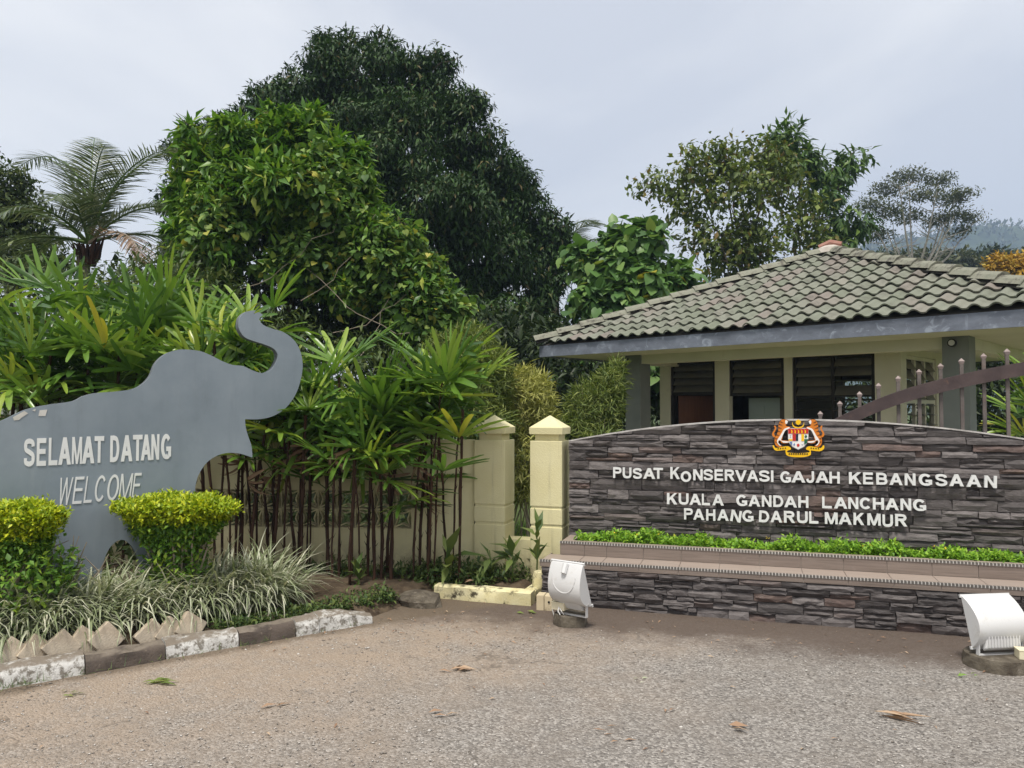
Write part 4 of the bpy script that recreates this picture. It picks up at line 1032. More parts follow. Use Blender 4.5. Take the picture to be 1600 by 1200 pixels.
m = MB(); m.lathe([(.26, ZA - .02), (.22, ZA + .07), (.1, ZA + .12)], 9, AX, AY, .12); m.build('apex_mortar', MAT['cap_mortar'], gh)
m = MB(); m.tube([(AX - .17, AY - .05, ZA + .10), (AX, AY, ZA + .165), (AX + .17, AY + .04, ZA + .12)], [.055, .066, .055], 8); m.build('apex_cap', MAT['terracotta'], gh, smooth=True)
# posts and beams
def gpost(x, y): return MB().box(x, x + .3, y, y + .3, 0, 2.506).build('post', MAT['post_grey'], gh, bevel=.006)
PX0, PX1, PY0, PY1 = 1.02, 5.82, 1.02, 5.7
for x in (PX0, PX1):
    for y in (PY0, PY1): gpost(x, y)
MB().box(PX0 + .3005, PX1 - .0005, PY0 + .04, PY0 + .26, 2.36, 2.504).build('front_beam', MAT['cream'], gh)
MB().box(PX0 + .04, PX0 + .26, PY0 + .3005, PY1 - .0005, 2.36, 2.5035).build('side_beam', MAT['cream'], gh)
MB().box(PX1 + .04, PX1 + .26, PY0 + .3005, PY1 - .0005, 2.36, 2.5035).build('side_beam', MAT['cream'], gh)
MB().box(.3, LX - .3, .3, LY - .3, -.01, .06).build('bounce_floor_slab', MAT['paver'], gh)  # unseen slab, made pale to bounce light up to walls and soffit
# room
RY0, RY1 = 2.2, 5.2
hx = lambda u, v: BD.hit(u, v, RY0)
RX0, RX1 = hx(1031, 600)[0], hx(1408, 600)[0]
win = [(hx(1047, 600)[0], hx(1117, 600)[0]), (hx(1139, 600)[0], hx(1225, 600)[0]), (hx(1238, 600)[0], hx(1367, 600)[0])]
ZH = 2.45; WT = .12
xs = [RX0] + [q for wv in win for q in wv] + [RX1]
for i in range(0, len(xs), 2): MB().box(xs[i], xs[i + 1], RY0, RY0 + WT, .06, 2.504).build('wall_pier', MAT['cream'], gh)
for a, b2 in win:
    MB().box(a + .0005, b2 - .0005, RY0, RY0 + WT, ZH, 2.5035).build('wall_lintel', MAT['cream'], gh)
for i, (a, b2) in enumerate(win[1:]): MB().box(a + .0005, b2 - .0005, RY0, RY0 + WT, .06, .9).build('wall_below_window', MAT['cream'], gh)
# right side wall with a window, left and back walls
sw0, sw1 = RY0 + .25, RY0 + 1.75
MB().box(RX1 - WT, RX1, RY0 + WT + .0005, sw0, .06, 2.5035).build('side_wall_pier', MAT['cream'], gh)
MB().box(RX1 - WT, RX1, sw1, RY1, .06, 2.5035).build('side_wall_pier', MAT['cream'], gh)
MB().box(RX1 - WT, RX1, sw0 + .0005, sw1 - .0005, 2.40, 2.5035).build('side_wall_lintel', MAT['cream'], gh)
MB().box(RX1 - WT, RX1, sw0 + .0005, sw1 - .0005, .06, .95).build('side_wall_lower', MAT['cream'], gh)
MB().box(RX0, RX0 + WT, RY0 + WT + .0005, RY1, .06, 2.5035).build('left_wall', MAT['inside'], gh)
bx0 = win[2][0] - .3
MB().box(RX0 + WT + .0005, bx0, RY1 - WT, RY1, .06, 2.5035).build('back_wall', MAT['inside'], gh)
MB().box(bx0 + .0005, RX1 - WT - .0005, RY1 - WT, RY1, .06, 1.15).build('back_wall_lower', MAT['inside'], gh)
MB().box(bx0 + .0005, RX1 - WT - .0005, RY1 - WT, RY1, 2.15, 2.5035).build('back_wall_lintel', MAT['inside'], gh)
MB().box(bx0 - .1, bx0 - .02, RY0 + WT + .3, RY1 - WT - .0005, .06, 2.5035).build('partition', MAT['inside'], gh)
def window(x0, x1, z0, z1, cols, axis='x', blades=None, pos=RY0, opaque=(), fm='window_black', zm=None):
    """jalousie window: frame, mullions and tilted glass blades"""
    def bx_(a, b2, z0_, z1_, n_, mat_, par, off=0, th=.05):
        if axis == 'x': return MB().box(a, b2, pos + .03 + off, pos + .03 + off + th, z0_, z1_).build(n_, mat_, par)
        return MB().box(pos - .08 + off, pos - .08 + off + th, a, b2, z0_, z1_).build(n_, mat_, par)
    f = bpy.data.objects.new('window', None); link(f, gh)
    fw = .05
    bx_(x0, x1, z1 - fw, z1, 'frame_rail', MAT[fm], f); bx_(x0, x1, z0, z0 + fw, 'frame_rail', MAT[fm], f)
    for i in range(cols + 1):
        c = x0 + (x1 - x0 - fw) * i / cols; bx_(c, c + fw, z0 + fw + .0005, z1 - fw - .0005, 'frame_stile', MAT[fm], f)
    if zm: bx_(x0 + fw + .001, x1 - fw - .001, zm - .03, zm + .03, 'transom', MAT[fm], f, -.003, .056)
    for i in range(cols):
        a = x0 + (x1 - x0 - fw) * i / cols + fw + .002; b2 = x0 + (x1 - x0 - fw) * (i + 1) / cols - .002
        nb_ = blades; hh = (z1 - z0 - 2 * fw) / nb_
        for k in range(nb_):
            zc = z0 + fw + hh * (k + .5)
            if (i, k) in opaque: tilt = R(80)
            else: tilt = R(33)
            hw = hh * .60; dy, dz = math.sin(tilt) * hw, math.cos(tilt) * hw
            if axis == 'x': vs = [(a, pos + .055 - dy, zc - dz), (b2, pos + .055 - dy, zc - dz), (b2, pos + .055 + dy, zc + dz), (a, pos + .055 + dy, zc + dz)]
            else: vs = [(pos - .055 + dy, a, zc - dz), (pos - .055 + dy, b2, zc - dz), (pos - .055 - dy, b2, zc + dz), (pos - .055 - dy, a, zc + dz)]
            vs += [(p[0] + (.006 if axis == 'y' else 0), p[1] + (.006 if axis == 'x' else 0), p[2] + .001) for p in vs]
            MB().add(vs, [(0, 1, 2, 3), (7, 6, 5, 4), (0, 4, 5, 1), (1, 5, 6, 2), (2, 6, 7, 3), (3, 7, 4, 0)]).build('louvre_blade', MAT['louvre'], f)
zs = hx(1080, 617)[1]
window(win[0][0] + .003, win[0][1] - .003, zs, ZH - .002, 1, blades=4)
window(win[1][0] + .003, win[1][1] - .003, zs - .03, ZH - .002, 1, blades=4)
window(win[2][0] + .003, win[2][1] - .003, .9, ZH - .002, 2, blades=10, opaque=((1, 7), (0, 5), (1, 5), (0, 4), (1, 4), (0, 3), (1, 3)), zm=1.82)
window(sw0 + .003, sw1 - .003, .95, 2.398, 3, axis='y', blades=9, pos=RX1, fm='cream', opaque=tuple((i, k) for i in range(3) for k in (2, 3, 4)), zm=1.72)
# doors: brown leaf standing open inside the first opening, pale door behind the second
a, b2 = win[0]
MB().box(a + .004, a + .05, RY0 + .02, RY0 + .1, .06, zs).build('door_jamb', MAT['window_black'], gh)
MB().box(b2 - .05, b2 - .004, RY0 + .02, RY0 + .1, .06, zs).build('door_jamb', MAT['window_black'], gh)
o = MB().box(0, .8, 0, .035, .07, zs - .01).build('brown_door', MAT['door_brown'], gh, loc=(a + .09, RY0 + .13, 0), rot=(0, 0, R(48)))
dr = MB().box(win[1][0] + .1, win[1][0] + .78, RY0 + .5, RY0 + .535, .07, zs - .06).build('pale_door', MAT['door_white'], gh)
for (q0, q1) in ((.18, .38), (.48, .70)): MB().box(win[1][0] + q0, win[1][0] + q1, RY0 + .49, RY0 + .499, 1.0, zs - .2).build('door_panel', MAT['door_white'], dr)
# small round lamps on the posts
for (u, v, x, y) in ((978, 564, PX0, PY0), (1487, 536, PX1 + .1, PY0)):
    m = MB(); px = x + (.03 if x == PX0 else .02); pz = BD.hit(u, v, PY0)[1]
    t = MB(); t.tube([(px, y - .045, pz), (px, y - .001, pz)], .05, 14).build('porch_lamp', MAT['black'], gh)
    k = bpy.context.scene.objects[-1] if False else None
    r_ = MB(); r_.tube([(px, y - .052, pz), (px, y - .0455, pz)], .036, 14).build('lamp_lens', MAT['white_metal'], gh)

# ================================================================== ARCHED STEEL GATE
GF = Frame(*SG.w(0, WAL + .62, 0).to_tuple()[:2], -17)
gate = thing('arched_gate', 'rusty brown steel gate with curved top rail and pointed pickets behind the sign', 'gate', GF.o, GF.rz)
arc = [GF.hit(u, v) for u, v in ((1210, 705), (1258, 678), (1305, 655), (1350, 631), (1400, 611.5), (1450, 597), (1500, 585), (1550, 574), (1600, 565), (1680, 553), (1780, 545))]
axs, azs = np.array([a[0] for a in arc]), np.array([a[1] for a in arc])
m = MB(); vs, fs = [], []
xx = np.linspace(axs[0], axs[-1], 40); zz = np.interp(xx, axs, azs); zz = np.convolve(np.pad(zz, 3, mode='edge'), np.ones(7) / 7, 'valid')
for x, z in zip(xx, zz):
    for y in (-.02, .02): vs += [(x, y, z), (x, y, z - .115)]
for i in range(len(xx) - 1):
    a = i * 4; fs += [(a, a + 1, a + 5, a + 4), (a + 2, a + 6, a + 7, a + 3), (a, a + 4, a + 6, a + 2), (a + 1, a + 3, a + 7, a + 5)]
m.add(vs, fs).build('curved_rail', MAT['rust'], gate)
MB().box(axs[0], axs[-1], -.02, .02, .12, .18).build('bottom_rail', MAT['rust'], gate)
pks = [1250, 1282, 1313, 1344, 1374, 1405, 1438, 1472, 1505, 1540, 1577, 1616, 1658]
for u in pks:
    x = GF.hit(u, 640)[0]; zt = float(np.interp(x, xx, zz)) + .085
    p = MB().box(x - .014, x + .014, .0205, .042, .1, zt).build('picket', MAT['picket'], gate)
    m = MB(); m.frustum(x, .031, .028, .022, zt + .0005, .046, .036, zt + .026); m.frustum(x, .031, .046, .036, zt + .0262, .005, .005, zt + .052); m.build('finial', MAT['finial'], p)

# ================================================================== FLOODLIGHTS
def floodlight(loc, rz, tilt, wd, ch, disc_r, disc_h, label, box_off, fins, lift, xoff=0.0):
    t = thing('floodlight', label, 'floodlight', loc, rz, 'white floodlights aimed at the sign')
    m = MB(); m.lathe([(disc_r * 1.03, 0), (disc_r * 1.0, disc_h * .55), (disc_r * .97, disc_h * .93), (disc_r * .9, disc_h)], 18, jit=.02); m.build('concrete_base', MAT['old_concrete'], t, smooth=False)
    zc = disc_h + lift
    c, s = math.cos(tilt), math.sin(tilt)
    def tr(x, p, q):     # p along the glass chord (bottom to top), q behind the glass (to the viewer)
        return (x + xoff, -(q * c) + p * s * -1, zc + p * c - q * s)
    n = 10; prof = []
    for i in range(n + 1):
        a = i / n; p = ch * a; q = .52 * ch * (math.sin(math.pi * a ** .82) ** .85) * .62 + .012
        prof.append((p, q))
    prof = [(0, 0)] + prof + [(ch, 0)]
    vs, fs = [], []; k = len(prof)
    xs_ = [-wd / 2, -wd / 2 + .012, wd / 2 - .012, wd / 2]
    for j, x in enumerate(xs_):
        f = .965 if j in (0, 3) else 1.0
        for p, q in prof: vs.append(tr(x, ch / 2 + (p - ch / 2) * f, q * f))
    for j in range(3):
        for i in range(k - 1): fs.append((j * k + i, j * k + i + 1, (j + 1) * k + i + 1, (j + 1) * k + i))
        fs.append((j * k + k - 1, j * k, (j + 1) * k, (j + 1) * k + k - 1))
    fs += [tuple(range(k)), tuple(3 * k + i for i in range(k - 1, -1, -1))]
    h = MB().add(vs, fs).build('housing', MAT['white_metal'], t, smooth=True)
    # rim round the glass
    m = MB(); e = .008
    for (a, b2, p0, p1) in ((-wd / 2 - .006, wd / 2 + .006, -e, .012), (-wd / 2 - .006, wd / 2 + .006, ch - .012, ch + e)):
        m.add([tr(x, p, q) for x in (a, b2) for p in (p0, p1) for q in (-.012, .002)], [(0, 1, 3, 2), (4, 6, 7, 5), (0, 4, 5, 1), (2, 3, 7, 6), (0, 2, 6, 4), (1, 5, 7, 3)])
    m.build('glass_rim', MAT['white_metal'], t)
    # gear compartment with fins on the lower back
    gw0, gw1 = wd * .74, wd * .58
    pts = [tr(x, p, q) for (x, p, q) in ((-gw0 / 2, -.02 * ch, .20 * ch), (gw0 / 2, -.02 * ch, .20 * ch), (gw1 / 2, .50 * ch, .355 * ch), (-gw1 / 2, .50 * ch, .355 * ch), (-gw0 / 2, -.06 * ch, .10 * ch), (gw0 / 2, -.06 * ch, .10 * ch), (gw1 / 2, .50 * ch, .15 * ch), (-gw1 / 2, .50 * ch, .15 * ch))]
    g = MB().add(pts, [(0, 1, 2, 3), (7, 6, 5, 4), (0, 4, 5, 1), (1, 5, 6, 2), (2, 6, 7, 3), (3, 7, 4, 0)]).build('gear_compartment', MAT['white_metal'], t, bevel=.008)
    if fins:
        for i in range(11):
            f = (i + .5) / 11 - .5
            q = [tr(f * gw0 * .92 + dx, p, qq) for dx in (-.003, .003) for p, qq in ((.0, .205 * ch), (.40 * ch, .328 * ch), (.40 * ch, .345 * ch), (.0, .235 * ch))]
            MB().add(q, [(0, 1, 2, 3), (7, 6, 5, 4), (0, 4, 5, 1), (1, 5, 6, 2), (2, 6, 7, 3), (3, 7, 4, 0)]).build('cooling_fin', MAT['white_metal'], g)
    else:      # moulded arc and latch on the back
        m = MB(); pp = []
        for i in range(13):
            a = math.pi * i / 12; x = math.cos(a) * wd * .36; p = ch * (.80 - .33 * math.sin(a)); aa = p / ch
            q = .52 * ch * (math.sin(math.pi * aa ** .82) ** .85) * .62 + .013; pp.append(tr(x, p, q))
        m.tube(pp, .0035, 5); m.build('moulded_arc', MAT['white_metal'], h)
        aa = .93; q = .52 * ch * (math.sin(math.pi * aa ** .82) ** .85) * .62 + .014
        m = MB(); m.tube([tr(0, ch * .86, q + .035), tr(0, ch * 1.0, q - .02)], [.022, .026], 8); m.build('latch', MAT['white_metal'], h)
    # U bracket
    pv = [tr(sx * (wd * .41), ch * .10, .12 * ch) for sx in (-1, 1)]
    yb = (pv[0][1] + pv[1][1]) / 2
    m = MB()
    for sx, p in zip((-1, 1), pv):
        xo = sx * (wd * .41 + .008) + xoff
        m.box(min(xo, xo + sx * .006), max(xo, xo + sx * .006), yb - .014, yb + .014, disc_h + .006, p[2] + .02)
    xo = wd * .41 + .008; m.box(-xo - .006 + xoff, xo + .006 + xoff, yb - .0145, yb + .0145, disc_h + .0005, disc_h + .0062)
    m.build('bracket', MAT['white_metal'], t)
    for sx, p in zip((-1, 1), pv):
        m = MB(); xo = sx * (wd * .41 + .015) + xoff; m.tube([(xo, yb, p[2]), (xo + sx * .014, yb, p[2])], .009, 6); m.build('bolt', MAT['steel'], t)
    bo = MB().box(-.055, .055, -.04, .04, 0, .05).build('wiring_box', MAT['cream_box'], t, bevel=.004, loc=box_off[:3], rot=(R(box_off[3]), 0, R(box_off[4])))
    MB().box(-.057, .057, -.042, .042, .0503, .058).build('box_lid', MAT['cream_box'], bo, bevel=.002)
    if not fins:
        m = MB(); m.tube([(box_off[0] + .01, box_off[1] - .035, disc_h + .06), (box_off[0] + .02, box_off[1] - .06, disc_h + .03), (box_off[0] + .035, box_off[1] - .055, disc_h + .004)], .004, 5)
        m.tube([(box_off[0] + .005, box_off[1] - .035, disc_h + .06), (box_off[0] + .045, box_off[1] - .05, disc_h + .03), (box_off[0] + .05, box_off[1] - .03, disc_h + .004)], .004, 5); m.build('wire', MAT['wire'], t)
    return t
f1 = onz(892, 978); f2 = onz(1566, 1050)
floodlight((f1.x, f1.y + .05, 0), R(-37), R(20), .275, .34, .125, .085, 'white floodlight with a smooth latched back in front of the plinth corner', (-.05, -.06, .115, 0, 4), False, .075, .05)
floodlight((f2.x + .03, f2.y + .1, 0), R(7), R(-17), .33, .315, .185, .085, 'white floodlight with a finned back, nearer the camera on a round concrete base', (.10, -.125, .086, 0, -20), True, .035)

m = MB(); a_, b_ = Vector((f1.x - .1, f1.y, .012)), Vector((jb.x + .05, jb.y - .03, .02))
m.tube([a_, a_.lerp(b_, .35) + Vector((0, -.05, 0)), a_.lerp(b_, .7) + Vector((0, -.035, 0)), b_], .005, 5)
tag(m.build('power_cable', MAT['steel']), 'thin grey cable on the ground between the beige junction box and the latched floodlight', 'cable')

# ================================================================== LADY PALMS
def frond_mesh(seed, nl=9, span=200, Lf=.48, droop=.34, wid=.05):
    r = random.Random(seed); V, F = [], []
    for i in range(nl):
        a = R(-span / 2 + span * i / (nl - 1) + r.uniform(-5, 5)); L = Lf * (1 - .25 * abs(i / (nl - 1) - .5) * 2) * r.uniform(.85, 1.1)
        wv = wid * r.uniform(.8, 1.15); dr = droop * r.uniform(.5, 1.5); d = Vector((math.sin(a), math.cos(a), 0)); sd_ = Vector((d.y, -d.x, 0))
        prof = [(0, .25, 0), (.3, .95, .02), (.65, 1.0, -.04), (.92, .7, -.10), (1.0, .32, -.13)]
        n0 = len(V)
        for (t, ww, zz_) in prof:
            c = d * (L * t) + Vector((0, 0, L * (.22 * t - dr * t * t)))
            V += [c - sd_ * wv * ww * .5 + Vector((0, 0, .25 * wv * ww)), c, c + sd_ * wv * ww * .5 + Vector((0, 0, .25 * wv * ww))]
        for k in range(len(prof) - 1):
            for q in range(2): b_ = n0 + k * 3 + q; F.append((b_, b_ + 1, b_ + 4, b_ + 3))
    return np_mesh('frond', np.array([tuple(v) for v in V]), np.array(F), MAT['rhapis'])
FRONDS = [frond_mesh(1), frond_mesh(2, 8, 165, .52, .12), frond_mesh(3, 10, 220, .44, .4), frond_mesh(4, 7, 140, .50, .05, .042), frond_mesh(5, 9, 190, .44, .65), frond_mesh(6, 10, 180, .5, .1, .03)]
DRYF = FRONDS[4].copy(); DRYF.materials[0] = MAT['dry']
def cane_mesh(h, lean, seed):
    r = random.Random(seed); m = MB(); n = 7
    pts = [(lean[0] * t * t * h + r.uniform(-.008, .008), lean[1] * t * t * h + r.uniform(-.008, .008), -.1 + (h + .1) * t) for t in [i / n for i in range(n + 1)]]
    m.tube(pts, [r.uniform(.009, .016) for _ in pts], 6)
    for _ in range(int(h * 9)):     # ragged leaf-sheath fibres
        t = r.uniform(.1, .98); i = min(int(t * n), n - 1); p = Vector(pts[i]).lerp(Vector(pts[i + 1]), t * n - i)
        a = r.uniform(0, 6.28); e = p + Vector((math.cos(a) * .035, math.sin(a) * .035, r.uniform(.03, .10)))
        m.tube([p, p.lerp(e, .5) + Vector((0, 0, -.005)), e], [.006, .004, .001], 3)
    return m, pts[-1]
def lady_palm(name, label, x, y, canes, group, seed, nf=6, size=1.0, low=0, zb=.08):
    r = random.Random(seed); t = thing(name, label, 'palm', (x, y, zb), 0, group)
    for k, (dx, dy, h, lx, ly) in enumerate(canes):
        m, tip = cane_mesh(h, (lx, ly), seed * 31 + k); c = m.build('cane', MAT['cane'], t, loc=(dx, dy, 0))
        n = nf + r.randint(-2, 1)
        c.scale = (r.uniform(.7, 1.25),) * 2 + (1,)
        for _ in range(1 if r.random() < .22 else 0):      # a dead fan hanging on the cane
            hz_ = h * r.uniform(.45, .85); aa = r.uniform(3.4, 6.0); df = mesh_obj('dead_frond', DRYF, t, (dx + .03 * math.cos(aa), dy + .03 * math.sin(aa), hz_), (R(-105 + r.uniform(-20, 20)), r.uniform(-.3, .3), aa - math.pi / 2)); df.scale = (.5, .62, .6)
        for i in range(n + (low if k == 0 else 0)):
            az = 2.4 * i + r.uniform(-.5, .5); el = r.uniform(-.25, 1.3) if i < n else r.uniform(-.2, .4)
            hb = h * (1 - .22 * i / n) if i < n else h * r.uniform(.35, .75)
            L = r.uniform(.16, .34) * size
            b0 = Vector((dx + lx * (hb / h) ** 2 * h, dy + ly * (hb / h) ** 2 * h, hb))
            dirv = Vector((math.cos(az) * math.cos(el), math.sin(az) * math.cos(el), math.sin(el))); e = b0 + dirv * L
            for _ in range(3):
                tip = Vector((x, y, zb)) + e + dirv * .55 * size - EL.o
                if tip.dot(EL.y) < .16 and tip.dot(EL.x) < 1.45:
                    az += 1.1; dirv = Vector((math.cos(az) * math.cos(el), math.sin(az) * math.cos(el), math.sin(el))); e = b0 + dirv * L
            hide = False
            for ff in (.1, .45):
                pp = Vector((x, y, zb)) + e + dirv * ff * size; uu = 800 + 1200 * pp.x / pp.y; vv_ = 640 - 1200 * (pp.z - CAMZ) / pp.y
                if 728 < uu < 900 and vv_ > 622: hide = True
            if hide and x < 1.0: continue
            if (Vector((x, y, zb)) + e + dirv * .5 * size - EL.o).dot(EL.y) < .1 and (Vector((x, y, zb)) + e - EL.o).dot(EL.x) < 1.5: continue
            f = mesh_obj('frond', FRONDS[r.randrange(6)], t)
            side = dirv.cross(Vector((0, 0, 1))).normalized(); up = side.cross(dirv)
            tiltd = r.uniform(-.3, .45); yv = (dirv + up * tiltd).normalized(); zv = side.cross(yv)
            M = Matrix((side, yv, zv)).transposed().to_4x4(); M.translation = e
            M = M @ Matrix.Diagonal((size * r.uniform(.8, 1.1),) * 3).to_4x4(); f.matrix_local = M
            MB().tube([b0, b0.lerp(e, .5) + Vector((0, 0, .02)), e], [.006, .005, .004], 4).build('petiole', MAT['cane_green'], f).matrix_local = M.inverted()
    return t
grpR = 'lady palms in front of the yellow wall'
def cane_at(u, vtop, Y, lean=0.0):
    p = at(u, vtop, Y); return p.x, p.z
def palm_from(name_label, canes_px, Y, seed, nf=6, size=1.0, low=0, group=grpR):
    us = [c[0] for c in canes_px]; x0 = at(sum(us) / len(us), 700, Y).x
    cs = []
    r = random.Random(seed)
    for c in canes_px:
        u, v = c[0], c[1]; lean = c[2] if len(c) > 2 else r.uniform(-.09, .09)
        dy = r.uniform(-.2, .14); v += r.uniform(-30, 40) + (24 if group == grpR else 18); p = at(u + r.uniform(-7, 7), v, Y + dy); cs.append((p.x - x0, dy, p.z - .08, lean, r.uniform(-.08, .03)))
    return lady_palm('lady_palm', name_label, x0, Y, cs, group, seed, nf, size, low)
palm_from('lady palm cluster leaning by the yellow post, bare stems against the plain wall', [(697, 600), (708, 640), (716, 620, .03), (686, 575), (676, 600)], 6.92, 21, 7, .95, 1)
palm_from('tall lady palm with the brightest arching fan leaves at the middle of the yellow wall', [(663, 600), (668, 640), (640, 650), (652, 575)], 6.88, 22, 7, 1.0, 2)
palm_from('lady palm with broad pale fans just left of the wall middle', [(612, 612), (617, 650), (592, 640), (600, 590)], 6.85, 23, 7, 1.0, 2)
palm_from('low dark green lady palm with drooping fans over the vent blocks', [(570, 665), (553, 655), (545, 672), (560, 640)], 6.80, 24, 7, 1.0, 3)
palm_from('lady palm with crowded dark stems right of the elephant trunk', [(517, 650), (524, 610), (530, 585), (508, 625)], 6.95, 25, 7, 1.0, 2)
palm_from('lady palm crowding the outer curve of the elephant trunk', [(470, 640), (480, 600), (487, 575), (462, 660), (455, 620)], 7.0, 26, 7, .95, 2)
palm_from('dark-stemmed lady palm behind the elephant jaw', [(432, 640), (440, 655), (425, 600), (418, 630)], 7.05, 27, 7, .95)
palm_from('shaded lady palm stems seen under the elephant mouth', [(345, 560), (352, 570), (368, 540), (400, 560), (385, 545)], 7.1, 28, 7, .95)
grpL = 'lady palms behind the elephant board'
palm_from('lady palm fans showing inside the curl of the elephant trunk', [(395, 545), (410, 560), (380, 530), (365, 525)], 7.35, 31, 7, 1.0, 0, grpL)
palm_from('lady palm with upright yellow-green fans above the elephant head', [(320, 520), (300, 510), (335, 515), (285, 530)], 7.5, 32, 7, 1.05, 0, grpL)
palm_from('tall lady palm with orange-tipped leaves behind the elephant shoulder', [(225, 450), (240, 480), (205, 470), (250, 510), (215, 510)], 7.9, 33, 7, 1.1, 0, grpL)
palm_from('lady palm with long fans over the elephant back', [(150, 520), (165, 555), (135, 545), (180, 560), (195, 530)], 7.3, 34, 7, 1.1, 0, grpL)
palm_from('tall lady palm whose fans stand highest below the coconut palm', [(120, 455), (100, 440), (140, 470), (85, 470)], 8.1, 35, 7, 1.1, 0, grpL)
palm_from('dense dark lady palm above the peeling patch of the elephant back', [(75, 530), (55, 515), (95, 545), (40, 545), (60, 560)], 7.2, 36, 7, 1.1, 0, grpL)
palm_from('lady palm at the left frame edge above the elephant rump', [(10, 480), (-15, 500), (30, 490), (5, 540), (-30, 540)], 7.5, 37, 7, 1.1, 0, grpL)
p = at(1636, 640, 6.75)
lady_palm('lady_palm', 'palm fan with pale leaf tips poking in at the right frame edge', p.x, p.y, [(0, 0, 1.62, 0, 0), (.15, .1, 1.75, 0, 0), (-.02, .15, 1.4, 0, 0)], 'palm beside the gate', 51, 6, .8)

# ================================================================== TOPIARY SHRUBS, GRASS, WEEDS
def topiary(u0, u1, vt, Y, thick, label, low, seed):
    c = at((u0 + u1) / 2, vt, Y); w2 = (u1 - u0) / 2 * Y / 1200
    t = thing('topiary_shrub', label, 'shrub', (c.x, c.y, .1), 0, 'golden clipped shrubs')
    rng2 = np.random.default_rng(seed)
    n = 3600; a = rng2.uniform(0, 6.283, n); q = np.sqrt(rng2.random(n)); rad = w2 * (1 + .07 * np.sin(3 * a + seed) + .05 * np.sin(7 * a) + .03 * np.sin(17 * a))
    depth = .62
    x = c.x + q * rad * np.cos(a); y = c.y + q * rad * depth * np.sin(a); z = c.z - .03 - .05 * q ** 4 + .012 * np.sin(x * 19) + rng2.normal(size=n) * .012 + np.where(rng2.random(n) < .05, rng2.random(n) * .05, 0)
    top = sprays(np.stack([x, y, z], 1), np.tile([[0, -.05, 1.]], (n, 1)), 4, .034, T_BROAD, -.25, .9, .5, .3, .014)
    m_ = 3000; a = rng2.uniform(0, 6.283, m_); hh = rng2.random(m_); rr = w2 * (1 - .52 * hh ** 1.1) * (1 + .06 * np.sin(5 * a)); rr *= (.86 + .16 * rng2.random(m_))
    P = np.stack([c.x + rr * np.cos(a), c.y + depth * rr * np.sin(a), c.z - .05 - thick * hh], 1); N = np.stack([np.cos(a), np.sin(a), .5 + 0 * a], 1)
    hi = hh < .42
    leafobj('crown', [top, sprays(P[hi], nrm(N[hi]), 4, .036, T_BROAD, -.1, .9, .5, .3, .016)], MAT['topiary'], t)
    low_p = [sprays(P[~hi], nrm(N[~hi]), 3, .04, T_BROAD, 0, .9, .5, .3, .02)]
    if low:
        k = 420; a = rng2.uniform(0, 6.283, k); zz_ = rng2.random(k); rr = (low * (.45 + .55 * np.sqrt(rng2.random(k))))
        P2 = np.stack([c.x + rr * np.cos(a), c.y + .75 * rr * np.sin(a), .15 + (c.z - thick - .15) * zz_], 1)
        low_p.append(sprays(P2, nrm(np.stack([np.cos(a), np.sin(a), .6 + 0 * a], 1)), 5, .052, T_BROAD, -.1, .9, .6, .3, .03))
    leafobj('lower_foliage', low_p, MAT['topiary_low'], t)
    m = MB(); r = random.Random(seed)
    for _ in range(22):
        b0 = (r.uniform(-.13, .13), r.uniform(-.1, .1), 0); an = r.uniform(0, 6.28); q = r.uniform(.3, .85) * w2
        e = (q * math.cos(an), q * depth * math.sin(an), c.z - .1 - r.uniform(.06, .14)); m.tube(limb(b0, e, -.05, 4, .03), [.012, .01, .008, .006, .004], 5)
    m.build('stems', MAT['twig'], t)
topiary(187, 366, 778, 5.68, .26, 'flat-topped golden green clipped shrub below the welcome lettering', .2, 3)
topiary(-70, 96, 790, 5.12, .34, 'golden green clipped shrub at the left frame edge', .42, 4)

def grass_blades(P, L, el, az, curl, wd, k=5):
    n = len(P); t = np.linspace(0, 1, k + 1)
    ang = el[:, None] - curl[:, None] * t[None] ** 1.3
    step = (L / k)[:, None]
    hx_ = np.concatenate([np.zeros((n, 1)), np.cumsum(np.cos(ang[:, :-1]) * step, 1)], 1); hz = np.concatenate([np.zeros((n, 1)), np.cumsum(np.sin(ang[:, :-1]) * step, 1)], 1)
    dirx, diry = np.cos(az)[:, None], np.sin(az)[:, None]
    C = np.stack([P[:, 0:1] + hx_ * dirx, P[:, 1:2] + hx_ * diry, np.maximum(P[:, 2:3] + hz, .03)], 2)
    S = np.stack([-np.sin(az), np.cos(az), np.zeros(n)], 1)[:, None, :]
    wprof = (np.array([.6, 1, 1, .85, .5, .05]) if k == 5 else np.linspace(1, .05, k + 1))[None, :, None] * wd[:, None, None] * .5
    V = np.stack([C - S * wprof, C + S * wprof], 2).reshape(n, -1, 3)
    i = np.arange(k); F = np.stack([2 * i, 2 * i + 1, 2 * i + 3, 2 * i + 2], 1)
    F = F[None] + (np.arange(n) * 2 * (k + 1))[:, None, None]
    V = V.reshape(-1, 3); F = F.reshape(-1, 4)
    return V, np.concatenate([F[:, [0, 1, 2]], F[:, [0, 2, 3]]])
def tufts(centres, per, L, wd, el=(.9, 1.5), curl=(1.2, 2.6), rad=.05):
    C = np.repeat(np.array(centres, float), per, 0); n = len(C); a = rng.uniform(0, 6.283, n)
    P = C + np.stack([np.cos(a), np.sin(a), 0 * a], 1) * (rad * rng.random(n))[:, None]
    return grass_blades(P, L * rng.uniform(.6, 1.15, n), rng.uniform(*el, n), a + rng.normal(size=n) * .4, rng.uniform(*curl, n), wd * rng.uniform(.7, 1.3, n))
cs = []
for i in range(150):
    q = KB.w(random.uniform(-1.75, .5), .52 + .32 * random.random() ** 1.2, .1); cs.append(q)
V1 = tufts(cs, 30, .52, .0135, (.7, 1.5), (1.3, 3.0))
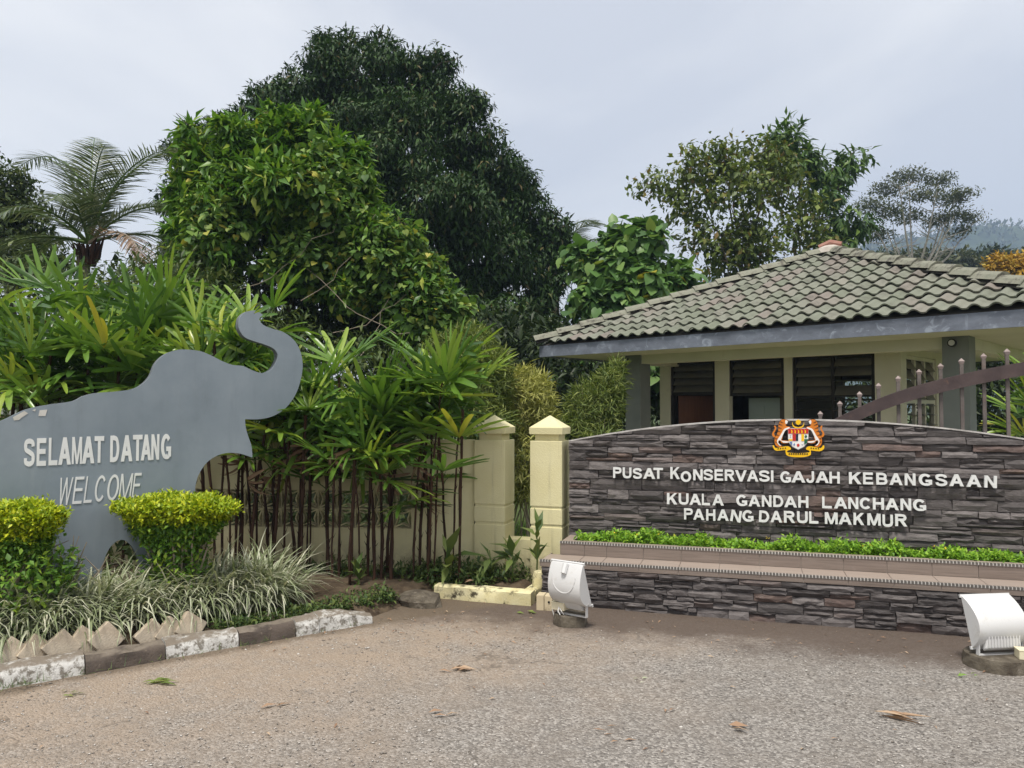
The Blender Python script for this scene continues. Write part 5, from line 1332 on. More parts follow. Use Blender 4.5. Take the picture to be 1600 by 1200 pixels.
q2 = [KB.w(random.uniform(.15, .5), random.uniform(.55, .9), .1) for _ in range(6)] + [KB.w(random.uniform(-1.6, .3), random.uniform(.62, 1.02), .1) for _ in range(24)]
V2 = tufts(q2, 40, .58, .015, (.6, 1.45), (.6, 1.9))
tag(leafobj('striped_grass', [V1, V2], MAT['striped']), 'pale variegated grass arching over the paver edging of the bed', 'grass', kind='stuff')
# low green weeds along kerb and in the narrow bed
n = 1100
t_ = rng.uniform(-.1, 1.35, n) ** 1; yy = .17 + rng.random(n) ** 1.5 * .3
W1 = np.array([KB.w(a, b_ + .25 * max(0, a - .7), .08) for a, b_ in zip(t_, yy)]); W1[:, 2] += rng.random(n) ** 2 * .06 - .015
x = rng.uniform(-2.1, .22, 6500); y = 6.05 + rng.random(6500) * 1.1; ok = ((y - 6.40) + x * .33 > .04) & ((x - KB.o.x) * KB.y.x + (y - KB.o.y) * KB.y.y > .16) & (rng.random(6500) < .35 + .65 * (np.sin(x * 5 + 1) * np.sin(y * 7) > -.2))
x, y = x[ok], y[ok]; W2 = np.stack([x, y, .05 + rng.random(len(x)) ** 1.6 * .16], 1)
up = lambda n_: np.tile([[0, -.2, 1.]], (n_, 1))
kx = np.concatenate([rng.uniform(-1.5, -1.15, 60), rng.uniform(-1.2, .9, 90)]); K0 = np.array([KB.w(a, -.03 - .05 * random.random(), .0) for a in kx]); nk = len(K0)
KG = grass_blades(K0, rng.uniform(.04, .11, nk), rng.uniform(.5, 1.4, nk), rng.uniform(0, 6.28, nk), rng.uniform(.3, 1.5, nk), np.full(nk, .006), 3)
tag(leafobj('weeds', [KG, sprays(W1, up(n), 4, .035, T_BROAD, 0, 1, .4, .4, .02), sprays(W2, up(len(W2)), 3, .06, T_LANCE, 0, 1, .5, .5, .02)], MAT['weed']), 'low ragged weeds in the narrow bed under the palms and behind the kerb', 'weeds', kind='stuff')
# taller weeds by the posts: individual seedlings
for i, (u, v, Y, s, lab) in enumerate(((700, 865, 6.72, .30, 'young palm seedling with broad fingers in front of the plain wall end'), (765, 865, 6.75, .2, 'leafy seedling at the foot of the vented-wall post'), (800, 850, 6.75, .22, 'tall leafy weed below the gap between the posts'), (838, 815, 6.6, .2, 'upright narrow weed against the post by the plinth'), (560, 880, 6.6, .18, 'small leafy seedling at the foot of the dark palm stems'))):
    g = at(u, v, Y); t = thing('seedling', lab, 'plant', (g.x, g.y, .08))
    m = MB(); m.tube([(0, 0, -.03), (.01, 0, (g.z - .08) * .6), (0, 0, g.z - .05)], [.008, .006, .004], 5); m.build('stem', MAT['cane_green'], t)
    k = 11; P = np.tile([[g.x, g.y, g.z - .02]], (k, 1)) - np.stack([0 * np.arange(k), 0 * np.arange(k), rng.random(k) * g.z * .5], 1)
    leafobj('leaf_whorl', leaves(P, rdir(k) * .9 + np.array([0, -.1, .35]), np.tile([[0, 0, 1.]], (k, 1)) + rdir(k) * .2, s * rng.uniform(.7, 1.2, k), T_LANCE), MAT['weed'], t)
# bare twiggy shrub between the topiaries
g = KB.w(-.95, .95, .1); t = thing('bare_shrub', 'leafless twiggy shrub between the two golden clipped shrubs', 'shrub', g)
m = MB(); r = random.Random(9)
for _ in range(16):
    e = Vector((r.uniform(-.35, .35), r.uniform(-.15, .15), r.uniform(.45, .72))); q = limb((r.uniform(-.05, .05), 0, 0), e, .03, 4, .05); m.tube(q, [.012, .009, .007, .005, .003], 5)
    for _ in range(2):
        a = q[r.randint(2, 3)]; m.tube([a, a + Vector((r.uniform(-.12, .12), r.uniform(-.06, .06), r.uniform(.03, .14)))], [.005, .002], 4)
m.build('twigs', MAT['twig'], t)

# fallen leaves and scraps on the asphalt
def fallen(u, v, L, az, lab, n=3, mat='dry', T=T_LANCE, w_=1.0):
    g = onz(u, v, .012); k = n; A = az + rng.normal(size=k) * .25
    P = np.tile([[g.x, g.y, .016]], (k, 1)) + rng.normal(size=(k, 3)) * np.array([.035, .02, .003])
    D = np.stack([np.cos(A), np.sin(A), .06 + .1 * rng.random(k)], 1)
    V, F = leaves(P, D, np.tile([[0, 0, 1.]], (k, 1)) + rdir(k) * .35, L * .8 * rng.uniform(.6, 1.1, k), T, np.full(k, w_ * .8))
    V = V - np.array([g.x, g.y, 0]); V[:, 2] = np.maximum(V[:, 2], .009)
    o = mesh_obj('fallen_leaf', np_mesh('fallen_leaf', V, F, MAT[mat]), None, (g.x, g.y, 0)); tag(o, lab, 'leaf', 'fallen leaves on the road')
fallen(708, 1047, .17, .1, 'bundle of dry brown palm leaf scraps on the dusty road left of centre', 6)
fallen(415, 1104, .14, .5, 'single reddish-brown dry leaf on the road toward the lower left', 2)
fallen(1140, 1134, .11, -.3, 'orange-brown curled leaf on the road below the sign letters', 3, 'dry', T_BROAD)
fallen(1385, 1117, .28, -.5, 'thin pale straw bundle on the road toward the lower right', 5, 'dry', T_BLADE, 1.3)
fallen(952, 1142, .09, -.2, 'short straw scrap on the road below the road centre', 3, 'dry', T_BLADE, 1.6)
fallen(963, 1156, .08, .3, 'dark brown leaf flake nearest the bottom centre', 2)
fallen(1290, 1155, .08, .0, 'thin dark twig-like leaf flake at lower right', 1)
fallen(680, 1118, .10, .1, 'tan leaf scrap on the road beneath the dry palm bundle', 3)
fallen(1040, 1108, .07, 1.2, 'yellowish upright leaf curl in the middle of the road', 2)
fallen(98, 1084, .07, .2, 'pale green leaf clump on the road near the left kerb', 6, 'bamboo_g', T_BROAD)
fallen(240, 1068, .14, .4, 'wilted green cutting lying beside the striped kerb', 9, 'bamboo_g')
fallen(985, 1063, .05, .2, 'small white scrap on the road below the plinth', 3, 'striped', T_BROAD)
fallen(815, 956, .12, -.6, 'greenish fallen leaf near the beige junction box', 3, 'bamboo_g', T_BROAD)
fallen(535, 905, .30, -.2, 'large dry brown palm leaf lying on the weeds', 8)
fallen(478, 884, .26, .3, 'brown dry fan leaf at the foot of the palms', 9)
fallen(1505, 1055, .05, .2, 'tiny green sprig beside the round concrete base', 5, 'creeper', T_BROAD)

n = 420
lx = np.concatenate([rng.uniform(-3.2, 4.2, 120), rng.uniform(-2.2, -.2, 180), rng.uniform(-.6, 3.6, 120)])
ly = np.concatenate([rng.uniform(2.6, 5.8, 120), rng.uniform(5.3, 6.9, 180), rng.uniform(5.0, 6.1, 120)])
ok = (lx * .292 + ly * .956 < 6.1) | (lx < -.3)
lx, ly = lx[ok], ly[ok]; k = len(lx); onbed = ((lx - KB.o.x) * KB.y.x + (ly - KB.o.y) * KB.y.y > .0) & ((ly - 6.40) + lx * .33 > .04)
P = np.stack([lx, ly, np.where(onbed, .15, .014)], 1)
tag(leafobj('leaf_litter', leaves(P, rdir(k) * np.array([1, 1, .12]), np.tile([[0, 0, 1.]], (k, 1)) + rdir(k) * .4, np.where(onbed, .11, .035) * rng.uniform(.4, 1.3, k), T_LANCE), MAT['dry']), 'small dry leaf bits littering the road edge and bed', 'litter', kind='stuff')

# ================================================================== BACKGROUND VEGETATION
def tree(name, label, cat, base, trunk_top, r0, blobs, parts, bark='bark', group=None, nl=9):
    t = thing(name, label, cat, base, 0, group)
    tg = [Vector(b_[:3]) + Vector((random.uniform(-.5, .5) * b_[3], random.uniform(-.5, .5) * b_[4], random.uniform(-.3, .3) * b_[5])) for b_ in random.sample(list(blobs), min(nl, len(blobs)))]
    branches(Vector(base), trunk_top, r0, tg, MAT[bark], t)
    for nm, leaf, mat in parts: leafobj(nm, leaf, MAT[mat], t)
    return t
# big dark mango tree
Yt = 21
mb = [pxblob(u, v, Yt + dy, ru, rv) for u, v, dy, ru, rv in (
    (560, 120, 0, 105, 80), (480, 150, -.5, 85, 75), (660, 150, 0, 85, 75), (720, 200, -.5, 70, 70), (400, 205, 0, 75, 70), (600, 220, -1.5, 130, 95), (770, 270, 0, 75, 75), (335, 235, 0, 65, 75), (300, 300, 0, 55, 80), (820, 330, 0, 62, 70),
    (680, 310, -2, 120, 80), (560, 330, -2, 120, 90), (450, 300, -1, 110, 100), (760, 390, -1.5, 110, 80), (850, 410, 0, 48, 75), (660, 430, -2, 110, 80), (840, 500, -.5, 60, 70), (740, 500, -2, 110, 75), (290, 390, 0, 48, 70), (600, 490, -1, 100, 80), (530, 70, 0, 45, 32), (600, 68, 0, 42, 32), (680, 100, 0, 40, 36), (870, 350, 0, 30, 45), (800, 560, -1, 90, 50))]
mb = [(b_[0], b_[1], b_[2] - .12, b_[3] * .93, b_[4] * .93, b_[5] * .9) for b_ in mb]
P, N = blob_points(lumpy(mb, 9, .34), 16000, .55)
Pc, Nc = blob_points([(b_[0], b_[1] + .6, b_[2] - .15, b_[3] * .66, b_[4] * .66, b_[5] * .62) for b_ in mb], 3600, .15)
tree('mango_tree', 'very large dark green dome-shaped tree rising behind everything', 'tree', tuple(at(600, 640, Yt + .5)[:2]) + (0,), (at(600, 640, Yt + .5).x, Yt + .5, 5.5), .38, mb, [('crown', sprays(P, N, 8, .185, T_LANCE, .6, .75, .45, .3, .08, .3), 'mango'), ('inner_crown', sprays(Pc, Nc, 6, .26, T_LANCE, .5, .9, .3, .4, .16, .3), 'mango')], nl=16)
# bright vine-covered tree in front of it
Yv = 12.5
vb = [pxblob(u, v, Yv + dy, ru, rv) for u, v, dy, ru, rv in ((400, 228, 0, 62, 48), (468, 218, 0, 56, 40), (328, 268, 0, 40, 50), (522, 264, 0, 38, 50), (300, 212, 0, 16, 20), (420, 180, 0, 22, 14), (556, 240, 0, 16, 20), (282, 300, 0, 18, 40), (430, 300, -.3, 110, 70), (330, 340, 0, 60, 70), (530, 340, 0, 70, 60), (310, 420, 0, 50, 50))]
vb2 = [pxblob(u, v, Yv - .2 + dy, ru, rv) for u, v, dy, ru, rv in ((540, 330, -.2, 60, 70), (590, 395, -.2, 72, 62), (620, 420, -.2, 50, 50), (480, 400, .1, 80, 60), (560, 450, .1, 80, 50), (330, 420, -.1, 50, 60), (640, 450, -.2, 70, 55), (690, 490, -.2, 48, 52), (700, 530, -.3, 45, 35), (650, 500, -.3, 50, 40), (360, 350, -.2, 60, 80), (500, 290, -.3, 70, 60))]
vb3 = [pxblob(u, v, Yv + .5 + dy, ru, rv) for u, v, dy, ru, rv in ((430, 400, .3, 150, 70), (560, 470, .3, 120, 70), (400, 480, .4, 130, 60), (650, 530, .2, 90, 45))]
P1, N1 = blob_points(lumpy(vb, 6, .4), 1900, .5); P2, N2 = blob_points(lumpy(vb2, 8, .36), 5200, .6); P3, N3 = blob_points(vb3, 1900, .6)
P4, N4 = blob_points(lumpy(vb2 + vb[2:5], 6, .4), 1500, .6)
tree('vine_covered_tree', 'bright green bushy tree smothered in vines in front of the dark dome tree', 'tree', tuple(at(450, 640, Yv + .4)[:2]) + (0,), (at(450, 640, Yv + .4).x, Yv + .4, 4.2), .14, vb,
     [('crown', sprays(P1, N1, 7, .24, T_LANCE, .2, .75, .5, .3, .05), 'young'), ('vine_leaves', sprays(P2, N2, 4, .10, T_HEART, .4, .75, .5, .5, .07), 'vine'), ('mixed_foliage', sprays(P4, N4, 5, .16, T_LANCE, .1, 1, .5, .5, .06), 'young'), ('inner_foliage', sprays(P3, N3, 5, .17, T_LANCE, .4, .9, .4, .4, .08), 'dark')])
# hanging bare vine stems in its shade
t = thing('hanging_vines', 'thin bare vine stems hanging across the shaded foliage', 'vines', tuple(at(500, 640, 11.6)[:2]) + (0,))
m = MB(); lo = Vector(t.location)
for (a, b2) in (((590, 330), (470, 470)), ((560, 300), (380, 450)), ((620, 420), (560, 560)), ((650, 440), (520, 520)), ((480, 420), (640, 520))):
    m.tube([q - lo for q in limb(at(*a, 11.7), at(*b2, 11.5), -.12, 8, .03)], .0055, 4)
m.build('vine_stems', MAT['twig'], t)
# undergrowth masses behind wall and palms
ub = [pxblob(u, v, Y, ru, rv, 1.0) for u, v, Y, ru, rv in ((265, 440, 11.2, 60, 55), (330, 470, 11, 70, 50), (60, 470, 11.5, 120, 70), (230, 470, 11.5, 110, 60), (380, 540, 10.5, 130, 70), (100, 590, 11, 170, 60), (300, 620, 10.5, 150, 60), (560, 590, 10.5, 140, 65), (720, 570, 10.5, 70, 50), (690, 640, 9.8, 120, 50), (480, 660, 10, 140, 60), (380, 750, 8.6, 90, 70), (500, 750, 8.6, 90, 70), (610, 750, 8.5, 80, 70), (690, 760, 8.4, 60, 60), (190, 850, 6.9, 60, 45), (120, 830, 7.1, 70, 60))]  # lowest blobs added to darken the vent openings and the elephant arch
P, N = blob_points(ub, 5600, .55)
sx = rng.random(len(P)) < .5
tag(leafobj('undergrowth', [sprays(P[sx], N[sx], 5, .13, T_LANCE, .2, 1, .4, .4, .08), sprays(P[~sx], N[~sx], 5, .10, T_BLADE, .2, 1, .4, .4, .08, .25)], MAT['fine']), 'tangled green undergrowth behind the palms and the yellow wall', 'undergrowth', kind='stuff')
db = [pxblob(u, v, Y, ru, rv, 1.2) for u, v, Y, ru, rv in ((560, 470, 15, 130, 90), (270, 470, 14.5, 110, 80), (150, 560, 15, 330, 110), (480, 600, 15, 260, 110), (760, 590, 15.5, 200, 120), (930, 590, 17, 130, 110), (1120, 600, 20.5, 200, 120), (1450, 610, 20, 200, 100), (1640, 600, 19, 160, 110))]
P, N = blob_points(db, 5600, .5)
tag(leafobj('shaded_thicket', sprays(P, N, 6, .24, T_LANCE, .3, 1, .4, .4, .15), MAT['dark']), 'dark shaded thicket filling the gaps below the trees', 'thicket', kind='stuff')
# yellow bamboo clumps and pale bamboo
def bamboo(name, label, blobs, mat, n, L, Yb, ub_, cat='bamboo'):
    g = at(ub_, 700, Yb); t = thing(name, label, cat, (g.x, g.y, 0))
    P, N = blob_points(blobs, n, .45); leafobj('foliage', sprays(P, N, 7, L, T_BLADE, .1, .9, .6, .4, .03, .4), MAT[mat], t)
    m = MB(); r = random.Random(ub_)
    for _ in range(26):
        b_ = blobs[r.randrange(len(blobs))]; e = Vector(b_[:3]) + Vector((r.uniform(-.7, .7) * b_[3], r.uniform(-.5, .5) * b_[4], r.uniform(-.2, .9) * b_[5])) - Vector(t.location)
        m.tube(limb((r.uniform(-.25, .25), r.uniform(-.15, .15), 0), e, .02, 4, .02), [.01, .009, .007, .005, .003], 4)
    m.build('culms', MAT['twig'], t)
bamboo('yellow_bamboo', 'clipped yellow bamboo bush rising behind the gap between the posts', [pxblob(815, 620, 9.6, 50, 45), pxblob(790, 650, 9.6, 45, 40), pxblob(835, 650, 9.6, 32, 40), pxblob(815, 720, 9.6, 45, 60)], 'bamboo_y', 2300, .11, 9.6, 815)
bamboo('pale_green_bamboo', 'feathery pale green bamboo between the post and the guardhouse column', [pxblob(925, 640, 10.4, 40, 45), pxblob(948, 625, 10.4, 22, 50), pxblob(905, 670, 10.2, 25, 30), pxblob(930, 690, 10.2, 40, 40), pxblob(962, 600, 10.6, 12, 40)], 'bamboo_g', 1500, .12, 10.3, 930)
bamboo('yellow_green_bamboo', 'yellow-green bamboo spilling over the wall beside the vented-wall post', [pxblob(755, 590, 9.2, 45, 55), pxblob(735, 550, 9.4, 40, 40), pxblob(765, 660, 9.0, 35, 40), pxblob(700, 560, 9.6, 40, 35)], 'bamboo_g', 1700, .12, 9.3, 750)
# broad-leaved macaranga
Ym = 17
b5 = [pxblob(u, v, Ym + dy, ru, rv) for u, v, dy, ru, rv in ((975, 385, 0, 40, 40), (1010, 375, 0, 30, 30), (940, 430, 0, 45, 40), (1000, 440, -.3, 55, 45), (1050, 440, 0, 35, 30), (930, 475, -.3, 40, 30), (970, 470, -.4, 60, 40), (905, 400, .3, 20, 25), (930, 590, 0, 50, 45), (1000, 585, 0, 60, 50))]
P, N = blob_points(lumpy(b5, 5, .4), 1200, .5)
tree('broad_leaf_tree', 'small tree with large pale heart-shaped leaves left of the roof', 'tree', tuple(at(980, 640, Ym)[:2]) + (0,), (at(980, 640, Ym).x, Ym, 3.8), .08, b5, [('crown', sprays(P, N, 5, .235, T_HEART, .55, .5, .6, .35, .1), 'macaranga')])
# olive sparse tree + whorled tree
Yo = 24
b6 = [pxblob(u, v, Yo + dy, ru, rv) for u, v, dy, ru, rv in ((1030, 290, 0, 40, 28), (1090, 265, 0, 55, 35), (1150, 255, 0, 55, 35), (1080, 320, 0, 65, 35), (1160, 310, -.4, 70, 45), (1220, 280, 0, 50, 45), (1110, 375, -.3, 70, 38), (1190, 375, -.4, 70, 38), (1250, 340, 0, 50, 40), (1270, 395, 0, 45, 25), (1140, 415, 0, 60, 25), (1210, 240, 0, 35, 25), (1130, 235, 0, 22, 18))]
P, N = blob_points(lumpy(b6, 6, .32), 1080, .3)
tree('olive_tree', 'sparse olive-brown tree behind the left part of the tiled roof', 'tree', tuple(at(1160, 640, Yo)[:2]) + (0,), (at(1165, 400, Yo).x, Yo, at(1165, 400, Yo).z), .12, b6, [('crown', sprays(P, N, 7, .215, T_BROAD, .4, .9, .5, .4, .16), 'rambutan')], nl=13)
b7 = [pxblob(u, v, Yo + 1 + dy, ru, rv) for u, v, dy, ru, rv in ((1228, 215, 0, 30, 26), (1240, 250, 0, 38, 28), (1300, 268, 0, 40, 22), (1335, 245, 0, 24, 14), (1285, 300, 0, 40, 25), (1320, 345, 0, 40, 20), (1345, 352, 0, 22, 14), (1270, 250, 0, 16, 20), (1300, 375, 0, 35, 22))]
P, N = blob_points(b7, 360, .35)
tree('whorled_leaf_tree', 'taller green tree with whorled leaf clusters behind the roof apex', 'tree', tuple(at(1250, 640, Yo + 1)[:2]) + (0,), (at(1250, 330, Yo + 1).x, Yo + 1, at(1250, 330, Yo + 1).z), .1, b7, [('crown', sprays(P, N, 9, .34, T_LANCE, .5, .7, .5, .3, .08, .2), 'rubber')])
# flat-topped airy tree far off
Yf = 60
g = at(1430, 640, Yf)
t = thing('umbrella_tree', 'tall airy flat-topped tree with pale forked trunks far behind the roof', 'tree', (g.x, g.y, 0))
m = MB(); lo = Vector(t.location); fork = at(1428, 425, Yf)
fl = [(1360, 320, 30, 10), (1385, 295, 28, 10), (1420, 275, 34, 10), (1465, 282, 30, 10), (1500, 305, 28, 10), (1520, 340, 18, 9), (1490, 335, 30, 10), (1440, 305, 34, 10), (1395, 330, 30, 11), (1460, 345, 26, 10), (1370, 365, 26, 12), (1500, 360, 18, 8), (1420, 340, 22, 10), (1480, 310, 22, 8)]
m.tube([q - lo for q in limb((g.x, g.y, -.2), fork, 0, 5, .01)], [.36, .33, .3, .27, .24, .2], 7)
for u, v, ru, rv in fl:
    e = at(u, v + 6, Yf); e.y += random.uniform(-3, 3); s = fork.lerp(Vector((g.x, g.y, 0)), random.uniform(0, .18)); mid = s.lerp(e, .55) + Vector((0, 0, -.6)); m.tube([q - lo for q in (s, s.lerp(mid, .5), mid, mid.lerp(e, .5), e)], [.12, .095, .07, .045, .02], 5)
    for _ in range(7):
        a = mid.lerp(e, random.uniform(-.2, .95)); m.tube([a - lo, a + Vector((random.uniform(-1.7, 1.7), random.uniform(-1, 1), random.uniform(.1, .9))) - lo], [.045, .012], 4)
m.build('trunk', MAT['pale_bark'], t)
P, N = blob_points([pxblob(u, v, Yf + random.uniform(-2, 2), ru, rv * .8, 1.6) for u, v, ru, rv in fl], 1900, .1)
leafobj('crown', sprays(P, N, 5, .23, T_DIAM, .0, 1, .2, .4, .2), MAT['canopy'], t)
# golden tree and far treeline
g = at(1580, 640, 34)
b8 = [pxblob(u, v, 34, ru, rv) for u, v, ru, rv in ((1580, 425, 34, 24), (1560, 415, 20, 16), (1600, 418, 25, 20), (1630, 430, 30, 24), (1580, 450, 45, 20))]
P, N = blob_points(b8, 900, .6)
tree('golden_tree', 'golden-yellow leaved tree at the right edge beyond the roof', 'tree', (g.x, g.y, 0), (g.x, 34, 5.5), .16, b8, [('crown', sprays(P, N, 7, .20, T_BROAD, .1, 1, .4, .4, .1), 'golden')])
for i, (u0, v0, Y, rx, rv, lab) in enumerate(((1470, 420, 75, 45, 22, 'dark green far tree right of the airy flat-topped tree'), (1530, 418, 80, 55, 24, 'broad dark far tree above the golden tree'), (1600, 412, 78, 50, 28, 'far tree at the right frame edge below the hill'), (1400, 415, 85, 50, 24, 'far tree crown low behind the roof hip'))):
    bl = [pxblob(u0 + random.uniform(-1, 1) * rx, v0 + random.uniform(-.6, 1) * rv, Y + random.uniform(-2, 2), rx * random.uniform(.4, .65), rv * random.uniform(.5, .8)) for _ in range(7)] + [pxblob(u0, v0 + rv * 1.6, Y, rx * 1.1, rv)]
    P, N = blob_points(bl, 900, .7); g = at(u0, 640, Y)
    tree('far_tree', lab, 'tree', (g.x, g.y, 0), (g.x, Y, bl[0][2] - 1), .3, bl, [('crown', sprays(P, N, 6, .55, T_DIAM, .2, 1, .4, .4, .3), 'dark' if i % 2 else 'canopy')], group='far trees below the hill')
# left edge trees
g = at(10, 640, 17)
b9 = [pxblob(u, v, 17 + dy, ru, rv) for u, v, dy, ru, rv in ((10, 290, 0, 40, 30), (-20, 330, 0, 60, 50), (40, 330, 0, 35, 25), (10, 390, 0, 60, 40), (60, 370, 0, 30, 25), (-40, 260, 0, 40, 40), (40, 420, 0, 60, 30), (80, 410, 0, 30, 22))]
P, N = blob_points(b9, 1500, .45)
tree('small_leaf_tree', 'dark small-leaved tree at the left frame edge in front of the coconut palm', 'tree', (g.x, g.y, 0), (g.x, 17, 4.5), .15, b9, [('crown', sprays(P, N, 7, .13, T_BROAD, .2, 1, .4, .4, .09), 'fine')])

# coconut palms
def coco_frond(root, az, el, L, sagk, mat, parent, leaf=.74, twist=0):
    d = Vector((math.cos(az), math.sin(az), 0)); lo = Vector(parent.location); n = 16; pts = []
    for i in range(n + 1):
        t = i / n; a = el - sagk * t ** 1.6
        if i == 0: p = Vector(root)
        else: p = pts[-1] + (d * math.cos(a) + Vector((0, 0, math.sin(a)))) * (L / n)
        pts.append(p)
    m = MB(); m.tube([p - lo for p in pts], [.035 * (1 - .85 * i / n) for i in range(n + 1)], 4)
    rach = m.build('rachis', MAT['cane_green'] if mat == 'coconut' else MAT['twig'], None)
    k = 54; tt = np.linspace(.12, .995, k); A = np.array([tuple(p) for p in pts])
    idx = np.clip((tt * n).astype(int), 0, n - 1); f = (tt * n - idx)[:, None]; C = A[idx] * (1 - f) + A[idx + 1] * f; Tn = nrm(A[idx + 1] - A[idx])
    side = nrm(np.cross(Tn, np.array([[0, 0, 1.]]))); upv = np.cross(side, Tn)
    parts = []
    for s in (-1, 1):
        D = side * s * .85 + Tn * .75 + upv * (.28 + twist) + np.array([0, 0, -.22]) + rng.normal(size=(k, 3)) * .07
        Ln = leaf * (np.sin(np.pi * (tt * .86 + .12)) ** .6) * rng.uniform(.85, 1.1, k); kk = 4
        P0 = C; q = np.linspace(0, 1, kk + 1)
        Dn = nrm(D); Cc = P0[:, None, :] + Dn[:, None, :] * (Ln[:, None] * q[None])[:, :, None] + np.array([0, 0, -1.])[None, None] * (Ln[:, None] * .22 * q[None] ** 2)[:, :, None]
        wdt = np.array([.6, 1, .9, .6, .06])[None, :, None] * .0125; S = nrm(np.cross(Dn, upv))[:, None, :] * wdt
        V = np.stack([Cc - S, Cc + S], 2).reshape(k, -1, 3); i_ = np.arange(kk); F = np.stack([2 * i_, 2 * i_ + 1, 2 * i_ + 3, 2 * i_ + 2], 1)[None] + (np.arange(k) * 2 * (kk + 1))[:, None, None]
        F = F.reshape(-1, 4); parts.append((V.reshape(-1, 3), np.concatenate([F[:, [0, 1, 2]], F[:, [0, 2, 3]]])))
    V, F = merge(parts)
    o = mesh_obj('frond', np_mesh('frond', V - np.array(lo), F, MAT[mat]), parent); rach.parent = o
    return o
Yc = 15.5
ct = at(138, 380, Yc); t = thing('coconut_palm', 'coconut palm with arching grey-green fronds against the sky', 'palm', (ct.x, ct.y, 0))
m = MB(); n = 8; m.tube([(0 + .1 * math.sin(i * .6), 0, -.2 + (ct.z + .0) * i / n) for i in range(n + 1)], [.17 - .006 * i for i in range(n + 1)], 8); m.build('trunk', MAT['bark'], t, smooth=True)
m = MB(); r = random.Random(3)
for i in range(14):
    a = i * 2.4; m.tube([(.1 * math.cos(a), .1 * math.sin(a), ct.z - .45), (.22 * math.cos(a), .22 * math.sin(a), ct.z - .1 + r.uniform(-.15, .1)), (.30 * math.cos(a), .30 * math.sin(a), ct.z + r.uniform(-.1, .25))], [.05, .035, .01], 5)
m.build('leaf_bases', MAT['cane'], t)
for az, el, L, sg, mt in ((2.9, 1.66, 3.2, 2.3, 'coconut'), (2.0, 1.52, 2.9, .9, 'coconut'), (.4, 1.3, 3.0, 1.0, 'coconut'), (-.3, 1.2, 3.0, 1.3, 'coconut'), (2.6, 1.3, 2.9, 1.1, 'coconut'), (.1, .85, 2.3, 1.3, 'coconut'), (-.5, .35, 2.0, 1.6, 'coconut_dry'), (.5, .45, 2.2, 1.2, 'coconut'), (3.3, .75, 2.3, 1.5, 'coconut'), (2.7, .35, 2.1, 1.3, 'coconut'), (3.6, .2, 2.0, 1.2, 'coconut'), (-1.4, .9, 2.0, 1.6, 'coconut'), (4.3, .7, 2.0, 1.5, 'coconut'), (1.0, 1.0, 2.3, 1.1, 'coconut'), (-.9, 1.35, 2.4, 1.3, 'coconut')):
    coco_frond((ct.x, ct.y, ct.z), az, el, L, sg, mt, t)
ct2 = at(868, 400, 24); t = thing('distant_palm', 'palm frond tips showing at the right flank of the dark dome tree', 'palm', (ct2.x, ct2.y, 0))
m = MB(); m.tube([(0, 0, -.2), (0, 0, ct2.z * .5), (0, 0, ct2.z)], [.16, .14, .1], 7); m.build('trunk', MAT['bark'], t)
for az, el, L, sg in ((.2, 1.35, 2.1, 1.7), (-.5, 1.0, 2.0, 1.3), (.9, 1.1, 2.0, 1.5), (2.5, 1.2, 2.0, 1.2), (-.1, .6, 1.9, .9)): coco_frond((ct2.x, ct2.y, ct2.z), az, el, L, sg, 'coconut', t)
# house glimpsed at the far left
hl = at(60, 640, 13.5); t = thing('far_house', 'white-walled house with a brick base glimpsed through the palms at far left', 'house', (hl.x, hl.y, 0))
MB().box(-3.5, 1.4, 0, 3, .0, 1.5).build('brick_base', MAT['brick'], t); MB().box(-3.5, 1.4, .01, 3, 1.5, 2.5).build('wall', MAT['house_white'], t)
MB().box(-3.8, 1.7, -.5, 3.4, 2.5, 2.62).build('roof_slab', MAT['roof_dark'], t)
f = MB().box(-.6, .5, -.02, .02, 1.6, 2.3).build('window', MAT['window_black'], t)
for i in range(3): MB().box(-.57 + i * .36, -.25 + i * .36, -.03, -.0205, 1.64, 2.26).build('pane', MAT['louvre'], f)
# grass and kerb seen through the gap between posts
gx = rng.uniform(-.8, 2.2, 3000); gy = rng.uniform(7.9, 11, 3000)
V = grass_blades(np.stack([gx, gy, 0 * gx], 1), rng.uniform(.06, .14, 3000), rng.uniform(1, 1.5, 3000), rng.uniform(0, 6.28, 3000), rng.uniform(.3, 1.4, 3000), np.full(3000, .012), 3)
tag(leafobj('lawn_grass', V, MAT['creeper']), 'short lawn grass seen through the gap between the posts', 'grass', kind='stuff')
o = MB().box(-.6, 1.2, 0, .12, 0, .16).build('lawn_kerb', MAT['paver'], None, loc=(-.1, 8.0, 0), rot=(0, 0, R(12)), bevel=.01); tag(o, 'low concrete kerb on the lawn behind the gap between the posts', 'kerb')
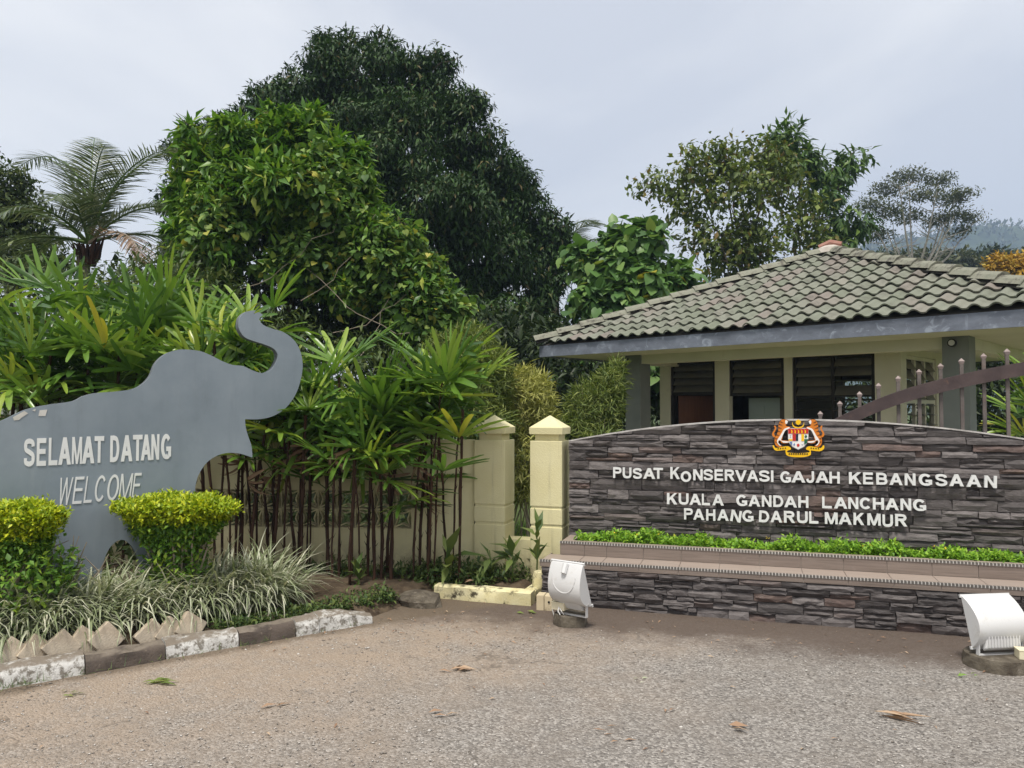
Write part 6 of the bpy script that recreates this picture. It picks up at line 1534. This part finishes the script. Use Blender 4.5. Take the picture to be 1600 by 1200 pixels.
# distant forested hill
def hill(name, u0, u1, prof, Y, seed):
    xs_ = np.linspace(u0, u1, 90); zt = np.interp(xs_, [p[0] for p in prof], [p[1] for p in prof]); r = np.random.default_rng(seed)
    zt = zt + r.normal(size=90) * 1.6
    rows = []
    for k, f in enumerate(np.linspace(0, 1, 9)):
        row_ = []
        for u, v in zip(xs_, zt):
            p = at(u, v, Y); row_.append((p.x * (1 - .12 * (1 - f)), Y - 120 * (1 - f), -2 + (p.z + 2) * math.sin(f * math.pi / 2) + r.normal() * 2.0 * (f > .2)))
        rows.append(row_)
    V = np.array([q for r_ in rows for q in r_]); n = 90; i = np.arange(8 * (n - 1)); a = (i // (n - 1)) * n + i % (n - 1)
    o = mesh_obj(name, np_mesh(name, V, np.stack([a, a + 1, a + n + 1, a + n], 1), MAT['hill'])); o['kind'] = 'structure'
    P = V[rng.integers(n * 2, len(V), 2600)] + rng.normal(size=(2600, 3)) * np.array([5, 5, 1.5]); tr = sprays(P, np.tile([[0, -.5, 1.]], (2600, 1)), 7, 4.2, T_DIAM, -.1, 1, .4, .5, 2.2)
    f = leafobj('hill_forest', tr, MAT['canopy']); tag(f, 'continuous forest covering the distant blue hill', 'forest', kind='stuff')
hill('hill', 900, 2100, [(900, 470), (1200, 440), (1330, 396), (1400, 378), (1480, 366), (1545, 352), (1590, 362), (1700, 368), (2100, 430)], 700, 5)

# haze: pale air round the whole scene
hz = MB().box(-500, 1000, -20, 800, -3, 215).build('haze', MAT['wire']); hz['kind'] = 'stuff'; tag(hz, 'pale humid haze softening the distant hill', 'haze')
hm = bpy.data.materials.new('humid_air'); hm.use_nodes = True; hn = hm.node_tree.nodes; hn.clear()
ho = hn.new('ShaderNodeOutputMaterial'); pv = hn.new('ShaderNodeVolumePrincipled'); pv.inputs['Color'].default_value = (.55, .73, 1, 1); pv.inputs['Density'].default_value = .00075
hm.node_tree.links.new(pv.outputs[0], ho.inputs['Volume']); hz.data.materials.clear(); hz.data.materials.append(hm)
